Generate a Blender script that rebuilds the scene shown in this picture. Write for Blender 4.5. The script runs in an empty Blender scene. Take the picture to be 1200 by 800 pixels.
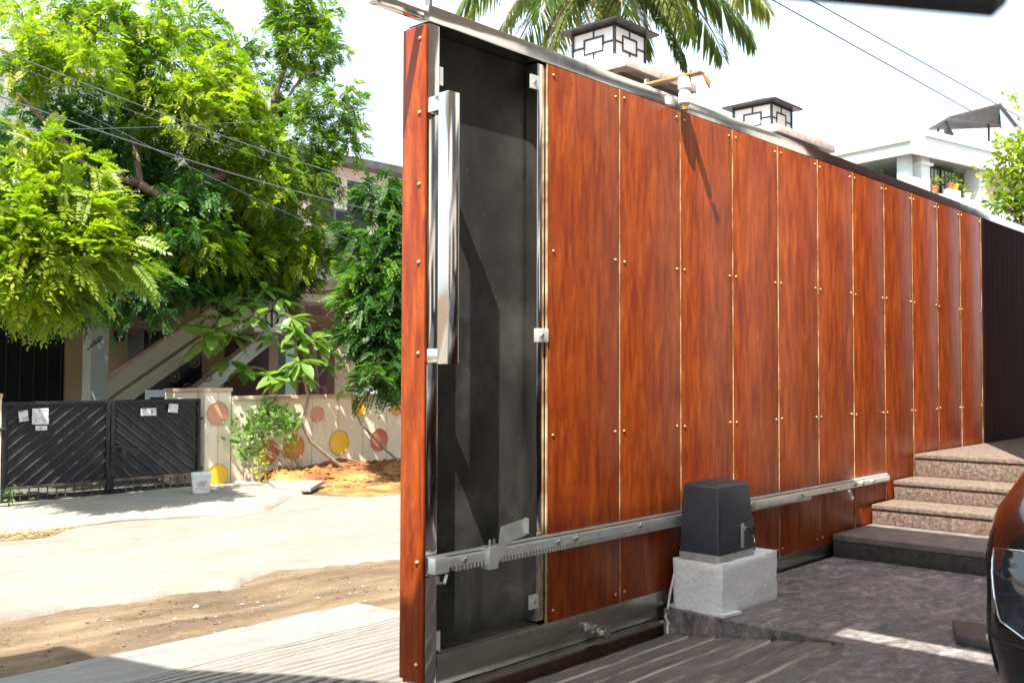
import bpy, math, random
import numpy as np
from mathutils import Vector, Matrix, noise

R = math.radians
S = bpy.context.scene
COL = S.collection
random.seed(7)
rng = np.random.default_rng(11)

# ------------------------------------------------------------------ camera
cam = bpy.data.cameras.new('camera')
camo = bpy.data.objects.new('camera', cam)
COL.objects.link(camo)
cam.sensor_width = 36.0
cam.lens = 34.97
cam.clip_start = 0.05
cam.clip_end = 2000
yaw, pitch, roll = 0.8292675, 0.0312089, 0.0030476
f = Vector((math.sin(yaw)*math.cos(pitch), math.cos(yaw)*math.cos(pitch), math.sin(pitch)))
r = Vector((math.cos(yaw), -math.sin(yaw), 0)); u = r.cross(f)
r2 = r*math.cos(roll)+u*math.sin(roll); u2 = u*math.cos(roll)-r*math.sin(roll)
M = Matrix((r2, u2, -f)).transposed().to_4x4()
M.translation = (-2.14162, -2.32836, 1.02)
camo.matrix_world = M
cam.dof.use_dof = True
cam.dof.focus_distance = 4.6
cam.dof.aperture_fstop = 8.0
S.camera = camo

# ------------------------------------------------------------------ light
S.view_settings.view_transform = 'Standard'
S.view_settings.look = 'None'
S.view_settings.gamma = 1.0
S.view_settings.exposure = 2.15
SUNV = Vector((2.14, 1.0, -3.8)).normalized()      # direction the light travels
elev = math.asin(-SUNV.z)
sl = bpy.data.lights.new('sun', 'SUN')
sl.energy = 3.3
sl.angle = R(0.53)
sl.color = (1.0, 0.955, 0.88)
so = bpy.data.objects.new('sun', sl)
COL.objects.link(so)
so.rotation_mode = 'QUATERNION'
so.rotation_quaternion = SUNV.to_track_quat('-Z', 'Y')
so.location = (-6, -4, 12)
w = bpy.data.worlds.new('World')
S.world = w
w.use_nodes = True
nt = w.node_tree
nt.nodes.clear()
sky = nt.nodes.new('ShaderNodeTexSky')
sky.sky_type = 'NISHITA'
sky.sun_disc = False
sky.sun_elevation = elev
sky.sun_rotation = math.atan2(-SUNV.x, -SUNV.y)
sky.dust_density = 3.0
bg = nt.nodes.new('ShaderNodeBackground'); bg.inputs[1].default_value = 0.11
veil = nt.nodes.new('ShaderNodeBackground')          # thin bright overcast veil, the same all round
veil.inputs[0].default_value = (0.80, 0.93, 1.0, 1); veil.inputs[1].default_value = 0.44
mixw = nt.nodes.new('ShaderNodeMixShader'); mixw.inputs[0].default_value = 0.72
ow = nt.nodes.new('ShaderNodeOutputWorld')
nt.links.new(sky.outputs[0], bg.inputs[0])
nt.links.new(bg.outputs[0], mixw.inputs[1])
nt.links.new(veil.outputs[0], mixw.inputs[2])
nt.links.new(mixw.outputs[0], ow.inputs[0])

# ------------------------------------------------------------------ materials
def mat(name, cols, scale=6.0, stretch=(1, 1, 1), rough=0.8, rough2=None, metal=0.0, bump=0.0, bscale=None,
        detail=6.0, coat=0.0, dist=0.0, layers=(), objrand=False, tone=0.0, spec=0.5, coord='pos'):
    m = bpy.data.materials.new(name)
    m.use_nodes = True
    t = m.node_tree; N = t.nodes; L = t.links
    N.clear()
    out = N.new('ShaderNodeOutputMaterial')
    b = N.new('ShaderNodeBsdfPrincipled')
    L.new(b.outputs[0], out.inputs[0])
    if coord == 'pos':
        g = N.new('ShaderNodeNewGeometry'); src = g.outputs['Position']
    else:
        g = N.new('ShaderNodeTexCoord'); src = g.outputs['Object']
    info = N.new('ShaderNodeObjectInfo')
    vm = N.new('ShaderNodeVectorMath'); vm.operation = 'MULTIPLY'
    vm.inputs[1].default_value = stretch
    if objrand:
        ad = N.new('ShaderNodeVectorMath'); ad.operation = 'MULTIPLY_ADD'
        ad.inputs[1].default_value = (0, 0, 0)
        cx = N.new('ShaderNodeCombineXYZ')
        mu = N.new('ShaderNodeMath'); mu.operation = 'MULTIPLY'; mu.inputs[1].default_value = 37.0
        L.new(info.outputs['Random'], mu.inputs[0])
        L.new(mu.outputs[0], cx.inputs[0]); L.new(mu.outputs[0], cx.inputs[2])
        a2 = N.new('ShaderNodeVectorMath'); a2.operation = 'ADD'
        L.new(src, a2.inputs[0]); L.new(cx.outputs[0], a2.inputs[1])
        src = a2.outputs[0]
    L.new(src, vm.inputs[0])
    n = N.new('ShaderNodeTexNoise')
    n.inputs['Scale'].default_value = scale; n.inputs['Detail'].default_value = detail
    n.inputs['Roughness'].default_value = 0.6; n.inputs['Distortion'].default_value = dist
    L.new(vm.outputs[0], n.inputs['Vector'])
    cr = N.new('ShaderNodeValToRGB')
    els = cr.color_ramp.elements
    while len(els) < len(cols): els.new(0.5)
    for e, (p, c) in zip(els, cols):
        e.position = p; e.color = (*c, 1)
    L.new(n.outputs['Fac'], cr.inputs[0])
    colo = cr.outputs[0]
    # extra layers: (scale, stretch, lo, hi, colour, blend, amount)
    for (sc, st, lo, hi, c, amt) in layers:
        v2 = N.new('ShaderNodeVectorMath'); v2.operation = 'MULTIPLY'; v2.inputs[1].default_value = st
        L.new(src, v2.inputs[0])
        n2 = N.new('ShaderNodeTexNoise'); n2.inputs['Scale'].default_value = sc
        n2.inputs['Detail'].default_value = 5; n2.inputs['Roughness'].default_value = 0.65
        L.new(v2.outputs[0], n2.inputs['Vector'])
        mr = N.new('ShaderNodeMapRange'); mr.inputs[1].default_value = lo; mr.inputs[2].default_value = hi
        mr.inputs[3].default_value = 0; mr.inputs[4].default_value = amt
        L.new(n2.outputs['Fac'], mr.inputs[0])
        mx = N.new('ShaderNodeMixRGB'); mx.inputs[2].default_value = (*c, 1)
        L.new(mr.outputs[0], mx.inputs[0]); L.new(colo, mx.inputs[1]); colo = mx.outputs[0]
    if tone > 0:
        hs = N.new('ShaderNodeHueSaturation')
        mr = N.new('ShaderNodeMapRange'); mr.inputs[3].default_value = 1-tone; mr.inputs[4].default_value = 1+tone
        L.new(info.outputs['Random'], mr.inputs[0]); L.new(mr.outputs[0], hs.inputs['Value'])
        L.new(colo, hs.inputs['Color']); colo = hs.outputs[0]
    L.new(colo, b.inputs['Base Color'])
    b.inputs['Metallic'].default_value = metal
    b.inputs['Specular IOR Level'].default_value = spec
    if rough2 is not None:
        mr = N.new('ShaderNodeMapRange'); mr.inputs[1].default_value = 0.3; mr.inputs[2].default_value = 0.7
        mr.inputs[3].default_value = rough; mr.inputs[4].default_value = rough2
        L.new(n.outputs['Fac'], mr.inputs[0]); L.new(mr.outputs[0], b.inputs['Roughness'])
    else:
        b.inputs['Roughness'].default_value = rough
    if coat: 
        b.inputs['Coat Weight'].default_value = coat; b.inputs['Coat Roughness'].default_value = 0.04
    if bump:
        n3 = N.new('ShaderNodeTexNoise'); n3.inputs['Scale'].default_value = bscale or scale*3
        n3.inputs['Detail'].default_value = 4
        L.new(vm.outputs[0], n3.inputs['Vector'])
        bp = N.new('ShaderNodeBump'); bp.inputs['Strength'].default_value = 1.0
        bp.inputs['Distance'].default_value = bump
        L.new(n3.outputs['Fac'], bp.inputs['Height']); L.new(bp.outputs[0], b.inputs['Normal'])
    return m

def leafmat(name, ramp, trans=0.45, rough=0.5):
    """foliage: colour varies from leaf to leaf through the 'tone' attribute"""
    m = bpy.data.materials.new(name); m.use_nodes = True
    t = m.node_tree; N = t.nodes; L = t.links; N.clear()
    out = N.new('ShaderNodeOutputMaterial')
    at = N.new('ShaderNodeAttribute'); at.attribute_name = 'tone'
    info = N.new('ShaderNodeObjectInfo')
    ad = N.new('ShaderNodeMath'); ad.operation = 'MULTIPLY_ADD'; ad.inputs[1].default_value = 0.25
    L.new(info.outputs['Random'], ad.inputs[0]); L.new(at.outputs['Fac'], ad.inputs[2])
    cr = N.new('ShaderNodeValToRGB'); els = cr.color_ramp.elements
    while len(els) < len(ramp): els.new(0.5)
    for e, (p, c) in zip(els, ramp): e.position = p; e.color = (*c, 1)
    L.new(ad.outputs[0], cr.inputs[0])
    b = N.new('ShaderNodeBsdfPrincipled'); b.inputs['Roughness'].default_value = rough
    L.new(cr.outputs[0], b.inputs['Base Color'])
    tr = N.new('ShaderNodeBsdfTranslucent')
    br = N.new('ShaderNodeMixRGB'); br.blend_type = 'MULTIPLY'; br.inputs[0].default_value = 1
    br.inputs[2].default_value = (1.45, 1.9, 0.5, 1)
    L.new(cr.outputs[0], br.inputs[1]); L.new(br.outputs[0], tr.inputs[0])
    mx = N.new('ShaderNodeMixShader'); mx.inputs[0].default_value = trans
    L.new(b.outputs[0], mx.inputs[1]); L.new(tr.outputs[0], mx.inputs[2]); L.new(mx.outputs[0], out.inputs[0])
    return m

MT = {}
MT['wood'] = mat('cherry_laminate', [(0.28, (0.102, 0.015, 0.005)), (0.42, (0.195, 0.030, 0.006)), (0.57, (0.278, 0.052, 0.007)), (0.74, (0.372, 0.085, 0.013))],
                 scale=7, stretch=(3.4, 3.4, 0.55), rough=0.33, spec=0.25, dist=0.5, detail=10, objrand=True, tone=0.10,
                 layers=[(3.0, (2.2, 2.2, 1.0), 0.46, 0.68, (0.162, 0.022, 0.006), 0.48), (30, (5, 5, 0.35), 0.54, 0.70, (0.083, 0.013, 0.005), 0.45),
                         (60, (1.4, 1.4, 0.5), 0.56, 0.70, (0.086, 0.012, 0.006), 0.45), (9, (3.5, 3.5, 0.6), 0.55, 0.72, (0.456, 0.117, 0.021), 0.40)])
MT['brown_slat'] = mat('brown_slat', [(0.3, (0.069, 0.022, 0.018)), (0.7, (0.125, 0.043, 0.030))], scale=4, stretch=(8, 8, 0.5), rough=0.65, spec=.15)
MT['bead'] = mat('joint_bead', [(0.38, (0.176, 0.068, 0.024)), (0.5, (0.320, 0.192, 0.096)), (0.62, (0.496, 0.368, 0.224))], scale=7, rough=0.45)
MT['steel'] = mat('mirror_steel', [(0.3, (0.62, 0.60, 0.57)), (0.7, (0.75, 0.74, 0.72))], scale=2, metal=1.0, rough=0.07, rough2=0.17, bump=0.006, bscale=1.5, stretch=(1, 1, 0.6),
                  layers=[(30, (1, 1, .15), 0.55, 0.75, (0.48, 0.46, 0.43), 0.4)])
MT['brushed'] = mat('dull_steel', [(0.3, (0.34, 0.335, 0.31)), (0.7, (0.52, 0.51, 0.48))], scale=5, metal=1.0, rough=0.24, rough2=0.36, bump=0.0006, bscale=6, stretch=(0.4, 1, 3),
                     layers=[(5, (.5, 1, 1.5), 0.5, 0.75, (0.30, 0.27, 0.23), 0.3)])
MT['galv'] = mat('galvanised_rack', [(0.3, (0.62, 0.63, 0.60)), (0.7, (0.80, 0.81, 0.77))], scale=18, metal=0.5, rough=0.33, bump=0.0006)
MT['bolt'] = mat('bolt_steel', [(0.3, (0.45, 0.43, 0.40)), (0.7, (0.7, 0.68, 0.64))], scale=30, metal=1, rough=0.3)
MT['copper'] = mat('rivet_brass', [(0.3, (0.62, 0.33, 0.12)), (0.7, (0.80, 0.48, 0.20))], scale=30, metal=0.85, rough=0.3)
MT['brass'] = mat('brass_plate', [(0.3, (0.50, 0.30, 0.10)), (0.7, (0.74, 0.52, 0.24))], scale=14, metal=0.8, rough=0.28)
MT['old_brass'] = mat('tarnished_brass', [(0.3, (0.10, 0.055, 0.03)), (0.7, (0.20, 0.12, 0.06))], scale=14, rough=0.6)
MT['rust'] = mat('rusty_track', [(0.3, (0.06, 0.03, 0.02)), (0.7, (0.16, 0.08, 0.05))], scale=30, rough=0.85, bump=0.002)
MT['black_sheet'] = mat('black_backing_sheet', [(0.3, (0.012, 0.012, 0.011)), (0.5, (0.024, 0.024, 0.022)), (0.7, (0.042, 0.040, 0.036))], scale=1.8, stretch=(1.6, 1.6, 0.9), rough=0.55, rough2=0.75, spec=.2, dist=2.2,
                        layers=[(90, (1, 1, 1), 0.66, 0.72, (0.16, 0.15, 0.13), 0.5), (2.2, (1, 1, 1), 0.5, 0.7, (0.095, 0.09, 0.08), 0.6), (3, (4, 4, .8), 0.58, 0.7, (0.06, 0.057, 0.05), 0.25)])
MT['nylon'] = mat('white_nylon', [(0.3, (0.70, 0.68, 0.63)), (0.7, (0.82, 0.80, 0.76))], scale=20, rough=0.4)
MT['white_plaster'] = mat('whitewashed_plaster', [(0.3, (0.76, 0.76, 0.76)), (0.7, (0.88, 0.88, 0.87))], scale=9, rough=0.85, bump=0.006, bscale=42,
                          layers=[(22, (1, 1, 1), 0.58, 0.75, (0.56, 0.56, 0.57), 0.6), (3, (1, 1, 1.6), 0.58, 0.75, (0.66, 0.62, 0.57), 0.5)])
MT['motor'] = mat('dark_grey_plastic', [(0.3, (0.036, 0.043, 0.054)), (0.7, (0.050, 0.058, 0.070))], scale=30, rough=0.48, bump=0.0004, bscale=260)
MT['motor_base'] = mat('cast_aluminium', [(0.3, (0.42, 0.42, 0.42)), (0.7, (0.60, 0.60, 0.60))], scale=20, rough=0.45, metal=0.3)
MT['black_plastic'] = mat('black_plastic', [(0.3, (0.012, 0.012, 0.013)), (0.7, (0.022, 0.022, 0.024))], scale=30, rough=0.5)
MT['slate'] = mat('dark_flamed_stone', [(0.30, (0.062, 0.055, 0.053)), (0.44, (0.138, 0.122, 0.116)), (0.56, (0.215, 0.190, 0.180)), (0.70, (0.39, 0.345, 0.315))], scale=9, stretch=(1.0, 2.0, 1), rough=0.62, rough2=0.9, bump=0.008, bscale=30, detail=10, dist=1.0,
                  layers=[(1.5, (1, 1, 1), 0.50, 0.68, (0.085, 0.082, 0.088), 0.5), (2.6, (1, 1, 1), 0.55, 0.72, (0.18, 0.13, 0.105), 0.5), (26, (1.6, 1, 1), 0.56, 0.68, (0.36, 0.32, 0.29), 0.5), (90, (1, 1, 1), 0.56, 0.68, (0.30, 0.27, 0.25), 0.4), (30, (1, 2, 1), 0.58, 0.70, (0.035, 0.032, 0.034), 0.7)])
MT['granite_dark'] = mat('black_granite', [(0.3, (0.025, 0.025, 0.027)), (0.7, (0.075, 0.07, 0.068))], scale=26, rough=0.42, bump=0.001,
                         layers=[(70, (1, 1, 1), 0.6, 0.68, (0.16, 0.14, 0.12), 0.7)])
MT['granite_step'] = mat('dusty_dark_granite', [(0.3, (0.11, 0.094, 0.088)), (0.7, (0.22, 0.19, 0.178))], scale=12, rough=0.6, bump=0.001,
                         layers=[(60, (1, 1, 1), 0.58, 0.68, (0.22, 0.19, 0.17), 0.5)])
MT['main_paint'] = mat('main_house_paint', [(0.3, (0.40, 0.37, 0.33)), (0.7, (0.50, 0.47, 0.42))], scale=2, rough=0.85)
MT['granite_pink'] = mat('pink_granite', [(0.32, (0.048, 0.034, 0.028)), (0.46, (0.128, 0.084, 0.066)), (0.58, (0.200, 0.140, 0.112)), (0.72, (0.272, 0.224, 0.192))], scale=75, rough=0.5, bump=0.001, detail=8,
                         layers=[(48, (1, 1, 1), 0.56, 0.64, (0.040, 0.036, 0.036), 0.7), (3, (1, 1, 1), 0.5, 0.7, (0.192, 0.136, 0.104), 0.4)])
MT['granite_tread'] = mat('flamed_granite_tread', [(0.32, (0.076, 0.052, 0.038)), (0.5, (0.151, 0.109, 0.080)), (0.7, (0.235, 0.185, 0.139))], scale=50, rough=0.75, bump=0.002, detail=8,
                         layers=[(5, (1, 1, 1), 0.5, 0.7, (0.126, 0.109, 0.092), 0.6)])
MT['ribbed'] = mat('ribbed_concrete', [(0.3, (0.167, 0.156, 0.137)), (0.7, (0.236, 0.220, 0.201))], scale=5, rough=0.9, bump=0.004, bscale=40, stretch=(0.5, 2, 1),
                   layers=[(9, (0.6, 2.5, 1), 0.52, 0.72, (0.129, 0.114, 0.103), 0.6), (2.0, (1, 1, 1), 0.5, 0.75, (0.251, 0.236, 0.213), 0.5)])
MT['ribbed_in'] = mat('ribbed_floor_worn', [(0.3, (0.085, 0.075, 0.072)), (0.7, (0.20, 0.175, 0.165))], scale=6, rough=0.85, bump=0.004, bscale=40, stretch=(0.5, 2, 1),
                   layers=[(12, (0.5, 3, 1), 0.52, 0.72, (0.34, 0.27, 0.23), 0.7), (30, (0.6, 2, 1), 0.56, 0.7, (0.05, 0.05, 0.055), 0.7), (3.0, (1, 1, 1), 0.5, 0.7, (0.11, 0.11, 0.12), 0.7)])
MT['groove_dirt'] = mat('groove_dirt', [(0.3, (0.15, 0.13, 0.105)), (0.7, (0.30, 0.265, 0.22))], scale=4, stretch=(.5, 2, 1), rough=0.95)
MT['groove_dust'] = mat('groove_dust', [(0.34, (0.14, 0.12, 0.105)), (0.56, (0.52, 0.46, 0.39))], scale=4, stretch=(.5, 3, 1), rough=0.95)
MT['road'] = mat('worn_concrete_road', [(0.3, (0.171, 0.154, 0.124)), (0.7, (0.244, 0.224, 0.184))], scale=1.6, rough=0.9, bump=0.006, bscale=26,
                 layers=[(2.6, (1, 1.5, 1), 0.55, 0.75, (0.144, 0.120, 0.092), 0.8), (40, (1, 1, 1), 0.60, 0.72, (0.157, 0.133, 0.101), 0.45), (.7, (.4, 2.4, 1), 0.5, 0.75, (0.258, 0.235, 0.193), 0.6), (5, (.3, 3, 1), 0.56, 0.75, (0.138, 0.114, 0.085), 0.6), (14, (1, 1, 1), 0.62, 0.70, (0.111, 0.097, 0.078), 0.5)])
MT['apron'] = mat('pale_concrete', [(0.3, (0.206, 0.189, 0.158)), (0.7, (0.275, 0.257, 0.223))], scale=1.8, rough=0.9, bump=0.004, bscale=26,
                  layers=[(6, (1, 1, 1), 0.55, 0.75, (0.163, 0.142, 0.111), 0.5)])
MT['dirt'] = mat('brown_earth', [(0.32, (0.070, 0.042, 0.021)), (0.5, (0.135, 0.089, 0.047)), (0.68, (0.20, 0.143, 0.082))], scale=2.6, stretch=(0.5, 1.8, 1), rough=0.95, bump=0.02, bscale=9,
                 layers=[(30, (1, 1, 1), 0.56, 0.72, (0.27, 0.205, 0.14), 0.5), (16, (1, 1, 1), 0.58, 0.72, (0.06, 0.038, 0.022), 0.6), (1.3, (.25, 2.2, 1), 0.52, 0.66, (0.075, 0.048, 0.028), 0.6)])
MT['red_soil'] = mat('orange_soil', [(0.34, (0.13, 0.042, 0.014)), (0.48, (0.30, 0.125, 0.030)), (0.66, (0.44, 0.25, 0.085))], scale=2.2, rough=0.95, bump=0.02, bscale=14,
                     layers=[(30, (1, 1, 1), 0.56, 0.72, (0.10, 0.05, 0.03), 0.7)])
MT['stone_bits'] = mat('broken_stone', [(0.3, (0.18, 0.15, 0.12)), (0.7, (0.36, 0.33, 0.30))], scale=6, rough=0.9)
MT['litter'] = mat('dry_leaves', [(0.3, (0.22, 0.11, 0.04)), (0.7, (0.48, 0.32, 0.12))], scale=9, rough=0.8)
MT['black_gate'] = mat('black_gate_paint', [(0.3, (0.006, 0.0065, 0.010)), (0.7, (0.012, 0.0125, 0.018))], scale=5, rough=0.42,
                       layers=[(30, (1, 1, 1), 0.62, 0.7, (0.14, 0.13, 0.12), 0.5), (3, (1, 1, 1), 0.55, 0.75, (0.06, 0.055, 0.055), 0.5)])
MT['gate_bar'] = mat('worn_gate_bar', [(0.3, (0.03, 0.03, 0.034)), (0.7, (0.085, 0.083, 0.085))], scale=12, rough=0.45)
MT['gate_rust'] = mat('rusty_gate_rail', [(0.3, (0.035, 0.028, 0.026)), (0.6, (0.10, 0.065, 0.05)), (0.8, (0.24, 0.12, 0.07))], scale=7, rough=0.8)
MT['paper'] = mat('white_paper', [(0.36, (0.20, 0.21, 0.24)), (0.44, (0.55, 0.56, 0.58)), (0.6, (0.66, 0.66, 0.66))], scale=26, rough=0.9)
MT['cream_wall'] = mat('cream_wall_paint', [(0.3, (0.62, 0.54, 0.40)), (0.7, (0.76, 0.68, 0.53))], scale=2.5, rough=0.85, bump=0.002,
                       layers=[(5, (1, 1, .5), 0.55, 0.75, (0.42, 0.34, 0.24), 0.6), (26, (1, 1, 1), 0.64, 0.72, (0.30, 0.25, 0.18), 0.5)])
MT['wall_cap'] = mat('worn_wall_coping', [(0.3, (0.40, 0.27, 0.19)), (0.7, (0.60, 0.45, 0.33))], scale=8, rough=0.9)
MT['disc_pink'] = mat('pink_disc', [(0.3, (0.58, 0.28, 0.17)), (0.7, (0.68, 0.36, 0.24))], scale=5, rough=0.8)
MT['disc_yellow'] = mat('yellow_disc', [(0.3, (0.748, 0.418, 0.022)), (0.7, (0.880, 0.550, 0.044))], scale=5, rough=0.8)
MT['disc_orange'] = mat('orange_disc', [(0.3, (0.58, 0.21, 0.02)), (0.7, (0.72, 0.30, 0.05))], scale=5, rough=0.8)
MT['disc_red'] = mat('red_disc', [(0.3, (0.42, 0.12, 0.07)), (0.7, (0.55, 0.20, 0.12))], scale=5, rough=0.8)
MT['house'] = mat('tan_house_paint', [(0.3, (0.36, 0.23, 0.13)), (0.7, (0.46, 0.31, 0.185))], scale=1.5, rough=0.85)
MT['house_pale'] = mat('pale_house_paint', [(0.3, (0.60, 0.58, 0.52)), (0.7, (0.72, 0.70, 0.64))], scale=1.5, rough=0.8)
MT['stair_paint'] = mat('beige_stair_paint', [(0.3, (0.44, 0.38, 0.28)), (0.7, (0.56, 0.50, 0.39))], scale=2.5, rough=0.8)
MT['column_shade'] = mat('shaded_column_paint', [(0.3, (0.27, 0.29, 0.27)), (0.7, (0.36, 0.38, 0.35))], scale=3, rough=0.8)  # shade on the white column put into an even grey
MT['yard_stone'] = mat('grey_yard_paving', [(0.3, (0.07, 0.07, 0.06)), (0.7, (0.13, 0.13, 0.11))], scale=3, rough=0.9)
MT['pink_paint'] = mat('salmon_paint', [(0.3, (0.55, 0.32, 0.23)), (0.7, (0.66, 0.42, 0.31))], scale=2.5, rough=0.8)
MT['pink_house'] = mat('pale_pink_paint', [(0.3, (0.756, 0.586, 0.549)), (0.7, (0.903, 0.756, 0.732))], scale=1.5, rough=0.85)
MT['maroon'] = mat('maroon_paint', [(0.3, (0.06, 0.014, 0.012)), (0.7, (0.10, 0.025, 0.02))], scale=2, rough=0.7)
MT['dark_glass'] = mat('dark_window_glass', [(0.3, (0.008, 0.008, 0.010)), (0.7, (0.014, 0.014, 0.017))], scale=2, rough=0.25, spec=0.3)
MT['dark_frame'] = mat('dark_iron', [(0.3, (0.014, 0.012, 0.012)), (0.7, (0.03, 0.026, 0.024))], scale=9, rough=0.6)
MT['grey_frame'] = mat('grey_frame', [(0.3, (0.09, 0.095, 0.10)), (0.7, (0.15, 0.155, 0.16))], scale=9, rough=0.6)
MT['white_house'] = mat('white_house_paint', [(0.3, (0.74, 0.75, 0.76)), (0.7, (0.84, 0.85, 0.85))], scale=1.5, rough=0.8)
MT['grey_tint'] = mat('greenish_white_paint', [(0.3, (0.50, 0.58, 0.56)), (0.7, (0.58, 0.66, 0.64))], scale=1.5, rough=0.8)
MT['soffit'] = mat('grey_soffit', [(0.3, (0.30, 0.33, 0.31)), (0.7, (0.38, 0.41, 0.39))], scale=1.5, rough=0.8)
MT['roof_sheet'] = mat('dark_roof_sheet', [(0.3, (0.05, 0.045, 0.045)), (0.7, (0.10, 0.09, 0.09))], scale=6, rough=0.6)
MT['blue_sheet'] = mat('pale_blue_sheet', [(0.3, (0.40, 0.62, 0.70)), (0.7, (0.50, 0.72, 0.78))], scale=4, rough=0.6)
MT['terracotta'] = mat('terracotta', [(0.3, (0.45, 0.12, 0.05)), (0.7, (0.58, 0.18, 0.08))], scale=9, rough=0.8)
MT['yellow_pot'] = mat('yellow_plastic', [(0.3, (0.7, 0.5, 0.03)), (0.7, (0.8, 0.6, 0.05))], scale=9, rough=0.5)
MT['lamp_white'] = mat('frosted_acrylic', [(0.3, (0.78, 0.79, 0.80)), (0.7, (0.84, 0.85, 0.86))], scale=3, rough=0.25)
MT['lamp_black'] = mat('lantern_black_metal', [(0.3, (0.018, 0.016, 0.018)), (0.7, (0.04, 0.035, 0.036))], scale=20, rough=0.4)
MT['cap_granite'] = mat('pinkish_granite_coping', [(0.32, (0.40, 0.30, 0.26)), (0.7, (0.66, 0.56, 0.50))], scale=30, rough=0.5)
MT['pillar'] = mat('dark_pillar_cladding', [(0.3, (0.05, 0.055, 0.055)), (0.7, (0.11, 0.115, 0.11))], scale=8, rough=0.6)
MT['bark'] = mat('brown_bark', [(0.3, (0.10, 0.060, 0.040)), (0.7, (0.27, 0.18, 0.125))], scale=9, stretch=(3, 3, 0.6), rough=0.95, bump=0.01, bscale=16)
MT['bark_pale'] = mat('pale_stem_bark', [(0.3, (0.22, 0.16, 0.11)), (0.7, (0.38, 0.30, 0.22))], scale=16, rough=0.9)
MT['wire'] = mat('wire_sheath', [(0.3, (0.10, 0.11, 0.13)), (0.7, (0.16, 0.17, 0.20))], scale=5, rough=0.6)
MT['wire_blue'] = mat('blue_wire_sheath', [(0.3, (0.05, 0.085, 0.17)), (0.7, (0.07, 0.12, 0.22))], scale=5, rough=0.6)
MT['bucket'] = mat('white_bucket_plastic', [(0.3, (0.66, 0.67, 0.67)), (0.7, (0.76, 0.77, 0.76))], scale=9, rough=0.4)
MT['label'] = mat('faded_label', [(0.38, (0.72, 0.70, 0.68)), (0.5, (0.60, 0.42, 0.40)), (0.62, (0.34, 0.36, 0.35))], scale=22, rough=0.6)
MT['white_plastic'] = mat('white_plastic', [(0.3, (0.62, 0.65, 0.68)), (0.7, (0.74, 0.77, 0.79))], scale=9, rough=0.4)
MT['car_paint'] = mat('dark_brown_car_paint', [(0.3, (0.010, 0.007, 0.006)), (0.7, (0.016, 0.010, 0.009))], scale=3, rough=0.22, coat=1.0, metal=0.3)
MT['car_glass'] = mat('car_glass', [(0.3, (0.008, 0.01, 0.012)), (0.7, (0.012, 0.014, 0.016))], scale=3, rough=0.05)
MT['car_trim'] = mat('car_trim', [(0.3, (0.010, 0.010, 0.011)), (0.7, (0.018, 0.018, 0.02))], scale=20, rough=0.45)
MT['chrome'] = mat('chrome_trim', [(0.3, (0.6, 0.6, 0.6)), (0.7, (0.75, 0.75, 0.76))], scale=5, metal=1, rough=0.12)
MT['lens'] = mat('headlamp_lens', [(0.3, (0.009, 0.011, 0.015)), (0.7, (0.036, 0.042, 0.054))], scale=7, rough=0.06, coat=1.0)
MT['tyre'] = mat('tyre_rubber', [(0.3, (0.014, 0.014, 0.014)), (0.7, (0.025, 0.025, 0.025))], scale=30, rough=0.85)
MT['porch'] = mat('porch_plaster', [(0.3, (0.70, 0.67, 0.62)), (0.7, (0.80, 0.78, 0.73))], scale=2, rough=0.85)
MT['green_net'] = mat('green_shade_net', [(0.3, (0.02, 0.26, 0.16)), (0.7, (0.04, 0.36, 0.24))], scale=12, rough=0.8)
MT['foliage_lime'] = leafmat('lime_compound_leaves', [(0.0, (0.050, 0.099, 0.013)), (0.40, (0.131, 0.194, 0.013)), (1.0, (0.297, 0.324, 0.023))], 0.45)
MT['foliage_tree'] = leafmat('tree_compound_leaves', [(0.0, (0.024, 0.070, 0.018)), (0.35, (0.070, 0.140, 0.020)), (0.65, (0.15, 0.215, 0.016)), (1.0, (0.30, 0.33, 0.025))], 0.52)
MT['foliage_mid'] = leafmat('mid_green_leaves', [(0.0, (0.030, 0.070, 0.018)), (0.55, (0.075, 0.15, 0.024)), (1.1, (0.20, 0.29, 0.03))], 0.40)
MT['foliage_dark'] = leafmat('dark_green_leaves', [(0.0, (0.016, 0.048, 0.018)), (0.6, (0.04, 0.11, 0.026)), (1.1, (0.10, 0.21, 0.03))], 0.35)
MT['foliage_fresh'] = leafmat('fresh_green_leaves', [(0.0, (0.018, 0.055, 0.018)), (0.55, (0.045, 0.115, 0.022)), (1.1, (0.14, 0.25, 0.03))], 0.42)
MT['big_leaf'] = leafmat('broad_leaf_green', [(0.0, (0.05, 0.11, 0.03)), (0.6, (0.16, 0.26, 0.055)), (1.2, (0.34, 0.44, 0.12))], 0.35, 0.35)
MT['palm'] = leafmat('palm_leaflets', [(0.0, (0.035, 0.062, 0.020)), (0.5, (0.085, 0.125, 0.030)), (1.1, (0.30, 0.27, 0.08))], 0.35, 0.4)

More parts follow.
